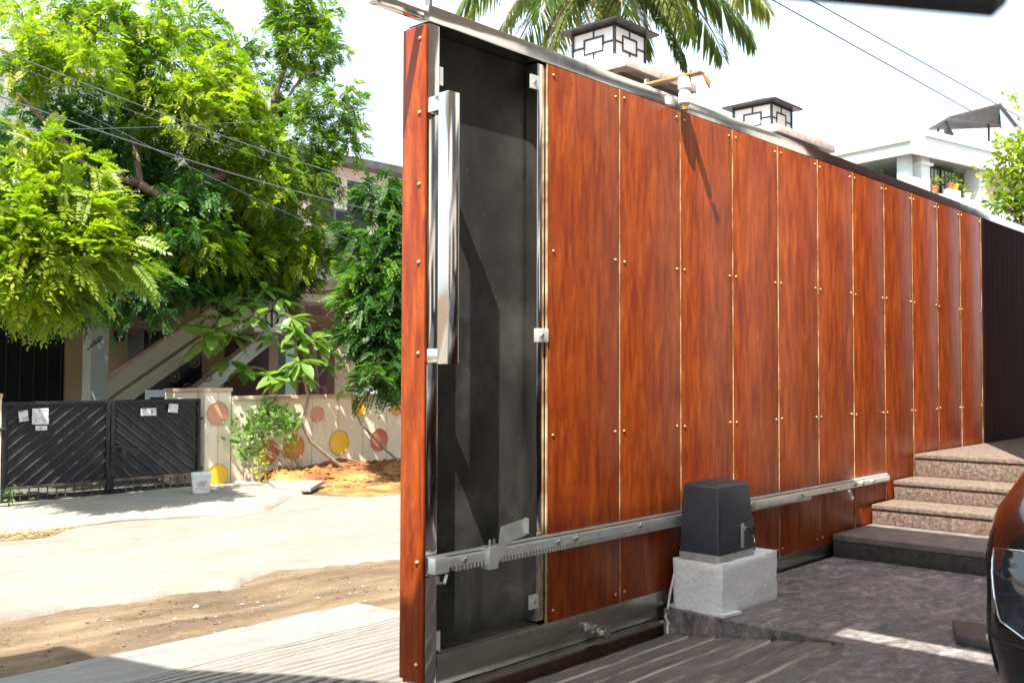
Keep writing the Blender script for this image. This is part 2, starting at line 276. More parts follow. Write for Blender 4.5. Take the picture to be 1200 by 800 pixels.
# ------------------------------------------------------------------ mesh helpers
class MB:
    def __init__(s): s.v = []; s.f = []
    def quad(s, a, b, c, d):
        n = len(s.v); s.v += [tuple(a), tuple(b), tuple(c), tuple(d)]; s.f.append((n, n+1, n+2, n+3)); return s
    def box(s, x0, x1, y0, y1, z0, z1):
        n = len(s.v)
        s.v += [(x0,y0,z0),(x1,y0,z0),(x1,y1,z0),(x0,y1,z0),(x0,y0,z1),(x1,y0,z1),(x1,y1,z1),(x0,y1,z1)]
        s.f += [tuple(n+i for i in q) for q in ((0,3,2,1),(4,5,6,7),(0,1,5,4),(1,2,6,5),(2,3,7,6),(3,0,4,7))]; return s
    def prism(s, pts, d):
        """closed polygon (3-D points) extruded by vector d"""
        n = len(s.v); k = len(pts)
        s.v += [tuple(p) for p in pts] + [tuple(Vector(p)+Vector(d)) for p in pts]
        s.f.append(tuple(range(n+k-1, n-1, -1))); s.f.append(tuple(range(n+k, n+2*k)))
        for i in range(k):
            j = (i+1) % k; s.f.append((n+i, n+j, n+k+j, n+k+i))
        return s
    def tube(s, pts, rad, seg=8, cap=True):
        pts = [Vector(p) for p in pts]
        if not isinstance(rad, (list, tuple)): rad = [rad]*len(pts)
        base = len(s.v)
        up = None
        for i, p in enumerate(pts):
            d = (pts[min(i+1, len(pts)-1)]-pts[max(i-1, 0)])
            if d.length < 1e-9: d = Vector((0,0,1))
            d.normalize()
            if up is None:
                up = Vector((0,0,1)) if abs(d.z) < 0.9 else Vector((1,0,0))
            a = d.cross(up)
            if a.length < 1e-6: a = d.cross(Vector((0,1,0)))
            a.normalize(); b = a.cross(d); up = b
            for k in range(seg):
                t = 2*math.pi*k/seg
                s.v.append(tuple(p+(a*math.cos(t)+b*math.sin(t))*rad[i]))
        for i in range(len(pts)-1):
            for k in range(seg):
                k2 = (k+1) % seg
                s.f.append((base+i*seg+k, base+i*seg+k2, base+(i+1)*seg+k2, base+(i+1)*seg+k))
        if cap:
            s.f.append(tuple(base+k for k in reversed(range(seg))))
            s.f.append(tuple(base+(len(pts)-1)*seg+k for k in range(seg)))
        return s
    def lathe(s, prof, c, seg=24, axis='z'):
        """prof: (radius, height) pairs"""
        base = len(s.v)
        for (rr, h) in prof:
            for k in range(seg):
                t = 2*math.pi*k/seg
                a, b = rr*math.cos(t), rr*math.sin(t)
                s.v.append((c[0]+a, c[1]+b, c[2]+h) if axis == 'z' else (c[0]+a, c[1]+h, c[2]+b) if axis == 'y' else (c[0]+h, c[1]+a, c[2]+b))
        for i in range(len(prof)-1):
            for k in range(seg):
                k2 = (k+1) % seg
                s.f.append((base+i*seg+k, base+i*seg+k2, base+(i+1)*seg+k2, base+(i+1)*seg+k))
        s.f.append(tuple(base+k for k in reversed(range(seg))))
        s.f.append(tuple(base+(len(prof)-1)*seg+k for k in range(seg)))
        return s
    def mesh(s, name, m, smooth=False, bevel=None):
        me = bpy.data.meshes.new(name)
        me.from_pydata(s.v, [], s.f); me.validate(); me.update()
        me.materials.append(m if not isinstance(m, str) else MT[m])
        import bmesh
        bm = bmesh.new(); bm.from_mesh(me); bmesh.ops.recalc_face_normals(bm, faces=bm.faces)
        if bevel:
            bmesh.ops.bevel(bm, geom=[e for e in bm.edges if len(e.link_faces) == 2 and e.calc_face_angle(0) > 0.5], offset=bevel, segments=2, profile=0.6, affect='EDGES')
        bm.to_mesh(me); bm.free()
        if smooth or bevel:
            me.polygons.foreach_set('use_smooth', [True]*len(me.polygons))
            me.set_sharp_from_angle(angle=R(40))
        return me
    def build(s, name, m, parent=None, smooth=False, bevel=None, org=None):
        if org is not None:
            s.v = [(a-org[0], b-org[1], c-org[2]) for a, b, c in s.v]
        return link(name, s.mesh(name, m, smooth, bevel), parent, org)

def link(name, me, parent=None, loc=None):
    o = bpy.data.objects.new(name, me); COL.objects.link(o)
    if loc is not None: o.location = loc
    if parent is not None:
        o.parent = parent
    return o

def tag(o, label=None, cat=None, group=None, kind=None):
    if label: o['label'] = label
    if cat: o['category'] = cat
    if group: o['group'] = group
    if kind: o['kind'] = kind
    return o

def thing(name, label, cat, loc=(0, 0, 0), group=None, rz=0.0):
    o = bpy.data.objects.new(name, None); COL.objects.link(o)
    o.empty_display_size = 0.1
    o.location = loc; o.rotation_euler.z = rz
    return tag(o, label, cat, group)

def struct(name, o): o['kind'] = 'structure'; return o

def copy_tree(o, parent=None):
    c = o.copy(); COL.objects.link(c); c.parent = parent
    for ch in list(o.children): copy_tree(ch, c)
    return c

def grid_mesh(name, xs, ys, zf, m, smooth=True):
    nx, ny = len(xs), len(ys)
    X, Y = np.meshgrid(xs, ys)
    Z = zf(X, Y)
    V = np.stack([X, Y, Z], -1).reshape(-1, 3)
    i = np.arange(nx-1); j = np.arange(ny-1)
    I, J = np.meshgrid(i, j)
    a = (J*nx+I).ravel()
    F = np.stack([a, a+1, a+nx+1, a+nx], -1)
    return quads_mesh(name, V, F, m, smooth)

def quads_mesh(name, V, F, m, smooth=False, tone=None):
    me = bpy.data.meshes.new(name)
    V = np.asarray(V, np.float32); F = np.asarray(F, np.int32)
    k = F.shape[1]
    me.vertices.add(len(V)); me.vertices.foreach_set('co', V.ravel())
    me.loops.add(F.size); me.loops.foreach_set('vertex_index', F.ravel())
    me.polygons.add(len(F)); me.polygons.foreach_set('loop_start', np.arange(len(F), dtype=np.int32)*k)
    if tone is not None:
        at = me.attributes.new('tone', 'FLOAT', 'FACE'); at.data.foreach_set('value', np.asarray(tone, np.float32))
    me.update(calc_edges=True)
    me.polygons.foreach_set('use_smooth', np.full(len(F), smooth))
    me.materials.append(MT[m] if isinstance(m, str) else m)
    return me

def vnoise(X, Y, seed, n=5, f0=0.4):
    """cheap smooth noise: a sum of rotated sines"""
    g = np.random.default_rng(seed); Z = np.zeros_like(X, float); amp = 1.0; f = f0
    for k in range(n):
        for q in range(3):
            a = g.uniform(0, 6.28); p = g.uniform(0, 6.28)
            Z += amp*np.sin((X*math.cos(a)+Y*math.sin(a))*f*6.28*g.uniform(.8, 1.25)+p)/3
        amp *= 0.55; f *= 1.9
    return Z

# ------------------------------------------------------------------ GROUND
def nonuni(lo, a, b, hi, step):
    mid = np.arange(a, b+1e-6, step)
    left = a-np.geomspace(step, a-lo, 26)[::-1]; right = b+np.geomspace(step, hi-b, 26)
    return np.concatenate([left, mid, right])
def zground(X, Y):
    z = -0.365+0.010*vnoise(X, Y, 3, 5, 0.5)
    ruts = 0.018*np.sin((Y-2.5)*9.0+0.8*np.sin(X*0.9))*np.exp(-((Y-2.85)/0.45)**2)
    fine = 0.006*vnoise(X, Y, 5, 4, 3.0)*np.exp(-((Y-2.8)/0.8)**2)
    return z+ruts+fine
g = link('ground', grid_mesh('ground', nonuni(-300, -2, 9, 300, .06), nonuni(-300, 1.6, 9.5, 300, .06), zground, 'dirt'))
struct('ground', g)

# road with ragged edges
xs = np.concatenate([np.arange(-30, -2, .6), np.arange(-2, 9, .05), np.arange(9, 40, .6)])
def ragged(name, m, ylo, yhi, z0, xs, ny=40, crown=0.0, seed=1, thick=0.06):
    lo = np.array([ylo(x) for x in xs]); hi = np.array([yhi(x) for x in xs])
    T = np.linspace(0, 1, ny)
    Xg = np.tile(xs, (ny, 1)); Yg = lo[None, :]+(hi-lo)[None, :]*T[:, None]
    Zg = z0+crown*4*T[:, None]*(1-T[:, None])+0.004*vnoise(Xg, Yg, seed, 6, 0.6)+0.010*np.clip(vnoise(Xg, Yg, seed+7, 3, 0.35)-.8, 0, 1)
    Zg[0] -= thick; Zg[-1] -= thick
    V = np.stack([Xg, Yg, Zg], -1).reshape(-1, 3)
    nx = len(xs); I, J = np.meshgrid(np.arange(nx-1), np.arange(ny-1)); a = (J*nx+I).ravel()
    return struct(name, link(name, quads_mesh(name, V, np.stack([a, a+1, a+nx+1, a+nx], -1), m, True)))
def n1(x, s=0.0, f=1.0): return noise.noise(Vector((x*f, s, 0.3)))
def road_lo(x):
    return 3.36+0.04*(2.7-x)*0.15 - 0.06*max(0, x-1.5)+0.16*n1(x, 1, 1.1)+0.10*n1(x, 2, 4)+0.05*n1(x, 3, 13)+0.03*n1(x, 4, 31)
def road_hi(x):
    b = 6.38 if x < 2.2 else 6.38-0.28*min(1, (x-2.2)/1.0)
    if x < 1.75: b = 6.05+0.33*max(0, (x-1.35)/.4)
    if x > 3.5: b = 6.1+0.85*min(1, (x-3.5)/0.9)
    if x > 4.45: b = 6.95-0.80*min(1, (x-4.45)/.35)
    return b+0.04*n1(x, 5, 2)+0.03*n1(x, 6, 9)
ragged('road', 'road', road_lo, road_hi, -0.335, xs, 60, 0.01, 4)
def ap_lo(x): return (6.60 if x < 2.2 else 6.60-0.36*min(1, (x-2.2)/0.9)) + (0.75*max(0, (x-3.55)) if x > 3.55 else 0)+0.03*n1(x, 8, 3)+0.015*n1(x, 9, 14)
xa = np.concatenate([np.arange(-12, 0, .4), np.arange(0, 4.8, .05)])
ragged('pavement', 'apron', ap_lo, lambda x: 8.34, -0.315, xa, 30, 0.0, 6, 0.07)

# orange soil heap along the foot of the low wall
def zsoil(X, Y):
    e = np.clip((X-4.55)/0.35, 0, 1)*np.clip((Y-6.02-0.12*vnoise(X, Y*0, 9, 3, .5))/0.25, 0, 1)
    h = 0.20*np.clip((Y-7.35)/0.55, 0, 1)**1.3*(0.75+0.35*vnoise(X, Y, 21, 3, 0.55))
    return -0.43+0.075*e+h*np.clip((X-4.6)/.4, 0, 1)+0.012*vnoise(X, Y, 8, 4, 2.2)*e+0.01*vnoise(X, Y, 18, 3, 5)*e
struct('soil_bank', link('soil_bank', grid_mesh('soil_bank', np.arange(4.5, 13, .05), np.arange(5.9, 8.31, .04), zsoil, 'red_soil')))

# loose stones: on the earth strip and on the soil bank
def scatter(name, n, xr, yr, zf, s0, s1, m, seed, label=None, flat=0.6):
    g2 = np.random.default_rng(seed); V = []; F = []
    octv = np.array([(1,0,0),(0,1,0),(-1,0,0),(0,-1,0),(0,0,1),(0,0,-1)], float)
    octf = [(0,1,4),(1,2,4),(2,3,4),(3,0,4),(1,0,5),(2,1,5),(3,2,5),(0,3,5)]
    for i in range(n):
        x = g2.uniform(*xr); y = g2.uniform(*yr); s = s0*(s1/s0)**(g2.uniform()**2.2)
        q = octv*g2.uniform(.6, 1.2, (6, 1))*s; q[:, 2] *= flat
        a = g2.uniform(0, 6.28); c, d = math.cos(a), math.sin(a)
        q = np.stack([q[:, 0]*c-q[:, 1]*d, q[:, 0]*d+q[:, 1]*c, q[:, 2]], -1)
        q += (x, y, zf(np.array([x]), np.array([y]))[0]+s*flat*.4)
        F += [tuple(k+6*i for k in t) for t in octf]; V.append(q)
    o = link(name, quads_mesh(name, np.concatenate(V), F, m)); o['kind'] = 'stuff'
    if label: o['label'] = label
    return o
tag(scatter('gravel', 900, (-.6, 4), (2.3, 3.4), zground, .003, .016, 'dirt', 5), 'small brown stones and clods loose on the earth strip beside the road', 'gravel')
tag(scatter('rubble', 70, (.4, 4.2), (2.35, 3.1), zground, .006, .024, 'stone_bits', 6), 'pale broken chips scattered over the bare earth beyond the ribbed ramp', 'rubble')
tag(scatter('soil_clods', 900, (4.7, 9), (7.0, 8.25), zsoil, .010, .05, 'red_soil', 8), 'orange clods heaped along the foot of the low cream wall', 'soil clods')
tag(scatter('leaf_litter', 520, (.2, 1.75), (6.08, 6.6), lambda x, y: -0.34+0*x, .008, .03, 'litter', 9, None, .3), 'dry yellow leaves caught between road and pale apron at the left', 'leaf litter')

# flat slabs lying by the wall
def slab(name, pts, z0, th, m, label, cat, tilt=0.0):
    b = MB(); z = lambda p: z0+tilt*(p[0]-pts[0][0])
    b.prism([(p[0], p[1], z(p)) for p in pts], (0, 0, th))
    return tag(b.build(name, m, bevel=.006), label, cat)
slab('loose_slab', [(4.42, 7.30), (4.62, 6.93), (5.12, 7.35), (4.96, 7.86), (4.72, 7.94)], -.335, .045, 'apron', 'loose pale concrete slab lying at the edge of the orange soil', 'slab', .03)
slab('paving_flag', [(4.25, 7.92), (4.55, 7.78), (4.70, 8.12), (4.48, 8.26)], -.318, .03, 'apron', 'small flat stone at the foot of the cream gate pillar', 'paving stone')
slab('curb_block', [(4.52, 8.08), (4.66, 8.02), (4.88, 8.24), (4.60, 8.29)], -.31, .17, 'wall_cap', 'short broken masonry block beside the cream gate pillar', 'block')

# ------------------------------------------------------------------ RAMP (ribbed concrete), outside and inside the gate line
def ramp_profile(y0, y1, zf, pitch=.078, groove=.026, dep=.014):
    pts = []; y = y0
    while y < y1-1e-6:
        z = zf
        pts += [(y, z(y)), (y+pitch-groove-.006, z(y+pitch-groove)), (y+pitch-groove, z(y+pitch-groove)-dep), (y+pitch-.006, z(y+pitch)-dep)]
        y += pitch
    pts.append((y1, zf(y1)))
    return pts
def sheet(name, prof, xs, m, wob=.004, seed=3, groove=None):
    ys = np.array([p[0] for p in prof]); zs = np.array([p[1] for p in prof])
    X, Y = np.meshgrid(xs, ys); Z = np.tile(zs[:, None], (1, len(xs)))
    Y = Y+wob*vnoise(X*1.3, Y*0.7, seed, 3, .7); Z = Z+0.0035*vnoise(X, Y, seed+1, 4, 2.2)
    V = np.stack([X, Y, Z], -1).reshape(-1, 3); nx = len(xs)
    I, J = np.meshgrid(np.arange(nx-1), np.arange(len(ys)-1)); a = (J*nx+I).ravel()
    me = quads_mesh(name, V, np.stack([a, a+1, a+nx+1, a+nx], -1), m, False)
    if groove:
        me.materials.append(MT[groove])
        zz = zs; mi = np.zeros(len(ys)-1, np.int32)
        for k in range(1, len(ys)-2):
            if abs(ys[k+1]-ys[k]) < .03 and abs(ys[k+1]-ys[k]) > .007 and zz[k] < zz[max(k-1, 0)]-.006 or (abs(ys[k+1]-ys[k]) < .008): mi[k] = 1
        me.polygons.foreach_set('material_index', np.repeat(mi, nx-1))
    return me
zo = lambda y: -0.045-0.275*np.clip((y-.22)/(1.86-.22), 0, 1)
prof = [(.16, -.30), (.16, -.045)]+ramp_profile(.17, 1.80, lambda y: float(zo(y)), .098, .034, .012)+[(1.86, -.318), (2.0, -.322), (2.20, -.330), (2.34, -.338), (2.40, -.41)]
o = link('ramp', sheet('ramp', prof, np.arange(-5, 1.62, .06), 'ribbed', groove='groove_dirt')); struct('ramp', o)
zi = lambda y: -0.03+0.095*np.clip((-y-.05)/.72, 0, 1)
prof = [(-y, z) for y, z in ramp_profile(.075, .80, lambda y: float(zi(-y)), .118, .016, .010)][::-1]
prof = [(-.87, -.2)]+prof+[(-.065, -.30)]
o = link('driveway_ribs', sheet('driveway_ribs', prof, np.arange(-5, 1.29, .05), 'ribbed_in', .002, 8, 'groove_dust')); struct('driveway_ribs', o)

# raised stone floor slab to the right of the ribs and behind them
o = MB().box(1.30, 8.4, -9, -.022, -.40, .060).build('floor_slab', 'slate'); struct('floor_slab', o)
o = MB().box(-8, 1.298, -9, -.80, -.40, .064).build('driveway', 'slate'); struct('driveway', o)
o = MB().box(-8, 9, -.062, .158, -.40, -.062).build('track_bed', 'rust'); struct('track_bed', o)
# ------------------------------------------------------------------ PORCH and HOUSE CORNER (outside the frame; they throw the shade)
pr_ = thing('porch', 'unseen pale porch roof with its pillars, outline shaped for the driveway shade', 'porch', (-3, -4, .06))
b = MB()
ox, oy, oz = 3, 4, -.06
def pbox(b, x0, x1, y0, y1, z0, z1): b.box(x0+3, x1+3, y0+4, y1+4, z0-.06, z1-.06)
pbox(b, -4.6, 1.62, -1.48, -.71, 3.0, 3.16)
pbox(b, -4.6, -.36, -2.30, -1.48, 3.0, 3.16)
pbox(b, -.15, 1.62, -2.30, -1.48, 3.0, 3.16)  # roof gap added to let a strip of sun onto the floor
pbox(b, -4.6, 1.62, -6.4, -2.30, 3.0, 3.16)
b.prism([(x+3, y+4, 2.94) for x, y in ((-4.6, -.709), (-1.62, -.709), (-1.66, .1), (-1.93, 1.80), (-4.6, 1.80))], (0, 0, .16))  # forward wing added to shade the near-left ramp and road
b.build('roof_slab', 'porch', pr_)
for (x, y) in ((-4.4, -6.1), (1.3, -6.1), (-4.4, -2.9)):
    b = MB(); pbox(b, x-.15, x+.15, y-.15, y+.15, .06, 3.0); b.build('column', 'porch', pr_)
hs = thing('main_house', 'tall cream house wall rising beside the granite landing', 'house', (5.6, -3, .06))
MB().box(-1.78, 3.4, -5, 2.25, -.3, 6.2).build('wall', 'main_paint', hs)
for (y0, y1, z0, z1) in ((-1.9, -.7, .9, 2.3), (-.1, .85, .2, 3.4), (1.25, 1.55, .9, 3.6), (-4.2, -3.0, .9, 2.3), (-1.9, -.2, 3.0, 4.6)):
    MB().box(-1.80, -1.782, y0, y1, z0, z1).build('window', 'dark_glass', hs)  # unseen dark windows added as dark bands in the top rail's reflection
    fb = MB()
    for a, b2, c, d in ((y0-.05, y0, z0-.05, z1+.05), (y1, y1+.05, z0-.05, z1+.05), (y0, y1, z0-.05, z0), (y0, y1, z1, z1+.05), ((y0+y1)/2-.02, (y0+y1)/2+.02, z0, z1)): fb.box(-1.815, -1.781, a, b2, c, d)
    fb.build('window_frame', 'grey_frame', hs)
MB().box(-1.84, -1.80, -5, 2.12, 2.72, 2.90).build('added_ledge', 'roof_sheet', hs)  # unseen dark slab edge added to darken the steel rail's reflection
MB().box(-1.74, 3.4, 2.252, 2.275, .8, 5.0).build('added_cladding', 'brown_slat', hs)  # unseen brown boards added to be mirrored in the top rail
bw = MB().box(-9, 3.8, -9.2, -8.9, -.4, 3.6).build('added_rear_wall', 'porch'); tag(bw, 'unseen long pale rear wall added for reflections behind the driveway', 'wall')  # unseen wall behind the camera, put in for reflections

# ------------------------------------------------------------------ SLIDING GATE
GX0, GW, GN = .587, .4351, 11
GX1 = GX0+GW*GN
gate = thing('sliding_gate', 'tall sliding gate clad in glossy cherry brown boards with a bare black end bay', 'gate')
ZB, ZT = .127, 2.140
pm = MB().box(.0035, GW-.0035, -.004, .004, 0, 2.013).mesh('panel', 'wood', bevel=.001)
rv = MB().lathe([(.0058, 0), (.0058, .002), (.0042, .0045), (.002, .0055)], (0, 0, 0), 10)
rv.v = [(a, -c, b_) for a, b_, c in rv.v]
rvm = rv.mesh('rivet', 'copper', smooth=True)
bm_ = MB().box(-.0022, .0022, -.0060, .003, 0, 2.013).mesh('joint_strip', 'bead')
for i in range(GN):
    link('panel', pm, gate, (GX0+i*GW, 0, ZB))
    if i: link('joint_strip', bm_, gate, (GX0+i*GW, 0, ZB))
    for z in (2.108, 1.462, .795, .165):
        for dx in (.030, GW-.028):
            link('rivet', rvm, gate, (GX0+i*GW+dx+random.uniform(-.002, .002), -.004, z+random.uniform(-.004, .004)))
link('joint_strip', bm_, gate, (GX0-.004, 0, ZB)); link('joint_strip', bm_, gate, (GX1, 0, ZB))
# frame behind the boards
b = MB().box(0.0, .050, .0, .095, .030, 2.14); b.build('end_post', 'steel', gate, bevel=.004)
b = MB().box(GX0-.050, GX0-.0085, .005, .060, .14, 2.135); b.build('inner_post', 'steel', gate, bevel=.003)
b = MB().box(-.002, 8.0, -.004, .098, 2.142, 2.197); b.build('top_rail', 'steel', gate, bevel=.004)
b = MB().box(.052, 8.0, .0, .095, .022, .126); b.build('bottom_rail', 'brushed', gate, bevel=.004)
b = MB().box(.056, GX0-.052, -.002, .080, .128, .134); b.build('recess_ledge', 'brushed', gate)
b = MB().box(.03, 8.0, -.030, .006, .008, .0195); b.build('bottom_lip', 'steel', gate)
b = MB().box(.0505, GX1, .070, .076, .128, 2.141); b.build('backing_sheet', 'black_sheet', gate)
b = MB().box(.0, GX1, .096, .104, .03, 2.14); b.build('outer_cladding', 'wood', gate)
b = MB().box(-.0115, -.003, .000, .108, .045, 2.132); b.build('end_board', 'wood', gate, bevel=.001)
rv2 = MB().lathe([(.008, 0), (.008, .002), (.0055, .006), (.002, .0075)], (0, 0, 0), 10)
rv2.v = [(-c, a, b_) for a, b_, c in rv2.v]
rvm2 = rv2.mesh('rivet', 'copper', smooth=True)
for z in (2.09, 1.85, 1.62, 1.37, 1.08, .42): link('rivet', rvm2, gate, (-.0115, .026, z))
link('rivet', rvm2, gate, (-.0115, .026, .10))
# small clips in the bare bay
for (x, z) in ((GX0-.052, 2.062), (GX0-.052, .212)):
    c = MB().box(x-.034, x+.012, .004, .010, z-.025, z+.025).build('clip', 'galv', gate)
    MB().lathe([(.007, 0), (.007, -.006)], (x-.012, .004, z), 8, 'y').build('bolt', 'bolt', c)
c = MB().box(GX0-.060, GX0-.004, -.012, .011, 1.128, 1.178).build('clip', 'galv', gate, bevel=.003)
MB().lathe([(.007, 0), (.007, -.008)], (GX0-.044, -.012, 1.152), 8, 'y').build('bolt', 'bolt', c)
for z in (1.98, .165):
    c = MB().box(.052, .070, .004, .010, z-.03, z+.03).build('clip', 'galv', gate)
# hook bracket at the top corner
b = MB(); b.box(-.195, .004, .006, .036, 2.148, 2.178); b.box(-.225, -.196, .006, .036, 2.148, 2.62)
b.build('catch_arm', 'steel', gate, bevel=.003)
MB().box(.010, .020, .004, .03, 2.198, 2.232).build('tab', 'brushed', gate)
# pull handle: upright box tube standing off the end post
hd = MB().box(-.008, .040, -.105, -.056, 1.045, 1.90).build('handle', 'steel', gate, bevel=.004)
MB().box(-.006, .038, -.0555, -.001, 1.845, 1.895).build('handle_return', 'steel', hd, bevel=.003)
MB().box(-.006, .038, -.0555, -.001, 1.050, 1.095).build('handle_return', 'steel', hd, bevel=.003)
# toothed rack
rack = MB().box(.03, 3.60, -.040, -.014, .402, .432)
rk = rack.build('gear_rack', 'galv', gate, bevel=.003)
# teeth: one strip
t = MB(); x = .095
while x < 2.6:
    t.prism([(x, -.0405, .4015), (x+.0082, -.0405, .4015), (x+.0060, -.0405, .386), (x+.0015, -.0405, .386)], (0, .024, 0)); x += .0165
tt = t.build('rack_teeth', 'galv', rk); tt['kind'] = 'stuff'
MB().box(.0, 3.62, -.022, -.0055, .436, .442).build('rack_flange', 'galv', rk)
b = MB(); b.box(-.004, .060, -.050, -.012, .388, .440); b.build('rack_end_cap', 'galv', rk, bevel=.008)
b = MB(); b.tube([(.010, -.045, .384), (.012, -.045, .362), (.040, -.045, .358), (.050, -.045, .384)], .006, 8); b.build('wire_clamp', 'bolt', rk, smooth=True)
b = MB(); b.box(.232, .276, -.058, -.013, .372, .447); cl = b.build('rack_clamp', 'galv', rk, bevel=.005)
for x in (.243, .262): MB().tube([(x, -.048, .446), (x, -.048, .470)], .0045, 8).build('stud', 'bolt', rk, smooth=True)
b = MB(); b.prism([(.290, -.047, .440), (.300, -.047, .505), (.425, -.047, .520), (.425, -.047, .462), (.330, -.047, .452), (.302, -.047, .402), (.276, -.047, .390), (.276, -.047, .440)][::-1], (0, .005, 0))
b.box(.420, .425, -.060, -.042, .470, .523)
b.build('limit_plate', 'galv', rk)
x = .12
bo = MB().lathe([(.0, 0), (.011, 0), (.011, -.006), (.007, -.010)], (0, 0, 0), 8, 'y').mesh('bolt', 'bolt', True)
for x in (.13, .60, .70, 1.10, 1.60, 1.98, 2.03, 2.50, 2.86, 3.12, 3.22, 3.36): link('bolt', bo, rk, (x, -.040, .418))
MB().box(2.0, 2.40, -.060, -.041, .398, .436).build('rack_joint_plate', 'galv', rk, bevel=.004)
MB().tube([(3.02, -.05, .395), (3.05, -.05, .345), (3.09, -.04, .35)], .008, 8).build('cable_tie', 'nylon', rk)
# bottom wheel bolt
wb = MB().lathe([(.0, 0), (.022, 0), (.022, -.018), (.013, -.020), (.013, -.040), (.026, -.042), (.026, -.060), (.014, -.064), (.0, -.064)], (.865, -.002, .050), 12, 'y').build('axle_bolt', 'bolt', gate, smooth=True)
MB().lathe([(.0, 0), (.05, 0), (.055, .02), (.05, .04), (.0, .04)], (.90, .03, .022), 24, 'y').build('wheel', 'rust', gate, smooth=True)
MB().lathe([(.0, 0), (.05, 0), (.055, .02), (.05, .04), (.0, .04)], (4.6, .03, .022), 24, 'y').build('wheel', 'rust', gate, smooth=True)
MB().box(.79, .83, -.022, -.001, .060, .092).build('axle_nut', 'bolt', gate, bevel=.004)
# dark slatted tail of the gate
sm = MB().box(.003, .117, -.003, .004, 0, 2.013).mesh('slat', 'brown_slat')
for i in range(21): link('slat', sm, gate, (GX1+.012+i*.12, 0, ZB))
MB().box(GX1+.005, 7.9, .006, .060, ZB, 2.139).build('slat_backing', 'brown_slat', gate)
# track rail
tr = tag(MB().box(-5.2, 8.8, .030, .058, -.061, -.032).build('gate_track', 'rust', bevel=.004), 'rusty steel rail set in the ground under the sliding gate', 'track')

# upper guide: brass plate with nylon rollers riding the top rail
gd = thing('gate_guide', 'brass bracket with white nylon rollers straddling the top of the brown gate', 'gate guide', (1.43, .06, 2.27))
b = MB(); b.box(-.022, .022, -.190, .20, .0, .010)
b.build('plate', 'brass', gd, bevel=.002)
MB().box(-.022, .022, .20, .42, .0, .010).build('wall_arm', 'brass', gd)
b = MB(); b.prism([(-.006, -.192, -.002), (.030, -.192, -.004), (.052, -.196, -.028), (.036, -.20, -.058), (.012, -.198, -.036)], (0, -.006, 0)); b.build('end_flap', 'brass', gd, bevel=.002)
for (dy, nm) in ((-.108, 'front'), (.092, 'back')):
    rr = MB().lathe([(.0, 0), (.026, 0), (.028, -.004), (.028, -.046), (.022, -.052), (.022, -.060), (.026, -.066), (.026, -.108), (.020, -.114), (.0, -.114)], (-.006, dy, -.004), 20)
    ro = rr.build('roller', 'nylon', gd, smooth=True)
    MB().tube([(-.006, dy, -.119), (-.006, dy, -.140)], .016, 10).build('roller_nut', 'brass', ro, smooth=True)
MB().tube([(0, -.13, .01), (0, -.13, .026)], .010, 6).build('nut', 'bolt', gd)
MB().tube([(0, .09, .01), (0, .09, .03)], .012, 6).build('nut', 'bolt', gd)

# ------------------------------------------------------------------ MOTOR on its plinth
pl = MB()
N_ = 7
def rough_box(x0, x1, y0, y1, z0, z1, n=(18, 10, 9), amp=.004, seed=2):
    import bmesh
    bm = bmesh.new()
    bmesh.ops.create_cube(bm, size=1)
    bmesh.ops.subdivide_edges(bm, edges=bm.edges[:], cuts=12, use_grid_fill=True)
    for v in bm.verts:
        p = Vector((x0+(v.co.x+.5)*(x1-x0), y0+(v.co.y+.5)*(y1-y0), z0+(v.co.z+.5)*(z1-z0)))
        edge = sum(abs(abs(c)-.5) < 1e-4 for c in v.co)
        q = p*11+Vector((seed, 0, 0))
        d = Vector((noise.noise(q), noise.noise(q+Vector((9, 2, 1))), noise.noise(q+Vector((2, 7, 5)))))*amp
        if edge >= 2:
            c = Vector(((x0+x1)/2, (y0+y1)/2, (z0+z1)/2)); d += (c-p).normalized()*(.007+.006*abs(noise.noise(p*17)))
        v.co = p+d
    me = bpy.data.meshes.new('b'); bm.to_mesh(me); bm.free()
    me.polygons.foreach_set('use_smooth', [True]*len(me.polygons)); me.set_sharp_from_angle(angle=R(50))
    return me
me = rough_box(1.335, 1.80, -.272, -.035, .045, .266); me.materials.append(MT['white_plaster'])
tag(link('plinth', me), 'rough whitewashed concrete block carrying the gate motor', 'concrete block')
tag(MB().prism([(1.325, -.285, .058), (1.345, -.02, .058), (1.46, -.01, .058), (1.44, -.30, .058)], (0, 0, .012)).build('mortar_skirt', 'white_plaster'), 'thin spill of white mortar around the foot of the white block', 'mortar')
def tapered(b, x0, x1, y0, y1, z0, z1, ins, ring=10):
    pass
mo = thing('gate_motor', 'dark grey sliding gate motor with a key in its cover on the white block', 'gate motor', (1.488, -.158, .264))
def loft(rings):
    b = MB(); k = len(rings[0])
    for rg in rings: b.v += [tuple(p) for p in rg]
    for i in range(len(rings)-1):
        for j in range(k):
            j2 = (j+1) % k; b.f.append((i*k+j, i*k+j2, (i+1)*k+j2, (i+1)*k+j))
    b.f.append(tuple(reversed(range(k)))); b.f.append(tuple((len(rings)-1)*k+j for j in range(k)))
    return b
def rrect(hx, hy, z, rad=.02, n=4, cx=0, cy=0, crown=0):
    P = []
    for (sx, sy, a0) in ((1, 1, 0), (-1, 1, 90), (-1, -1, 180), (1, -1, 270)):
        for k in range(n+1):
            a = R(a0+90*k/n)
            x = cx+sx*(hx-rad)+rad*math.cos(a); y = cy+sy*(hy-rad)+rad*math.sin(a)
            P.append((x, y, z-crown*((x-cx)/hx)**2))
    return P
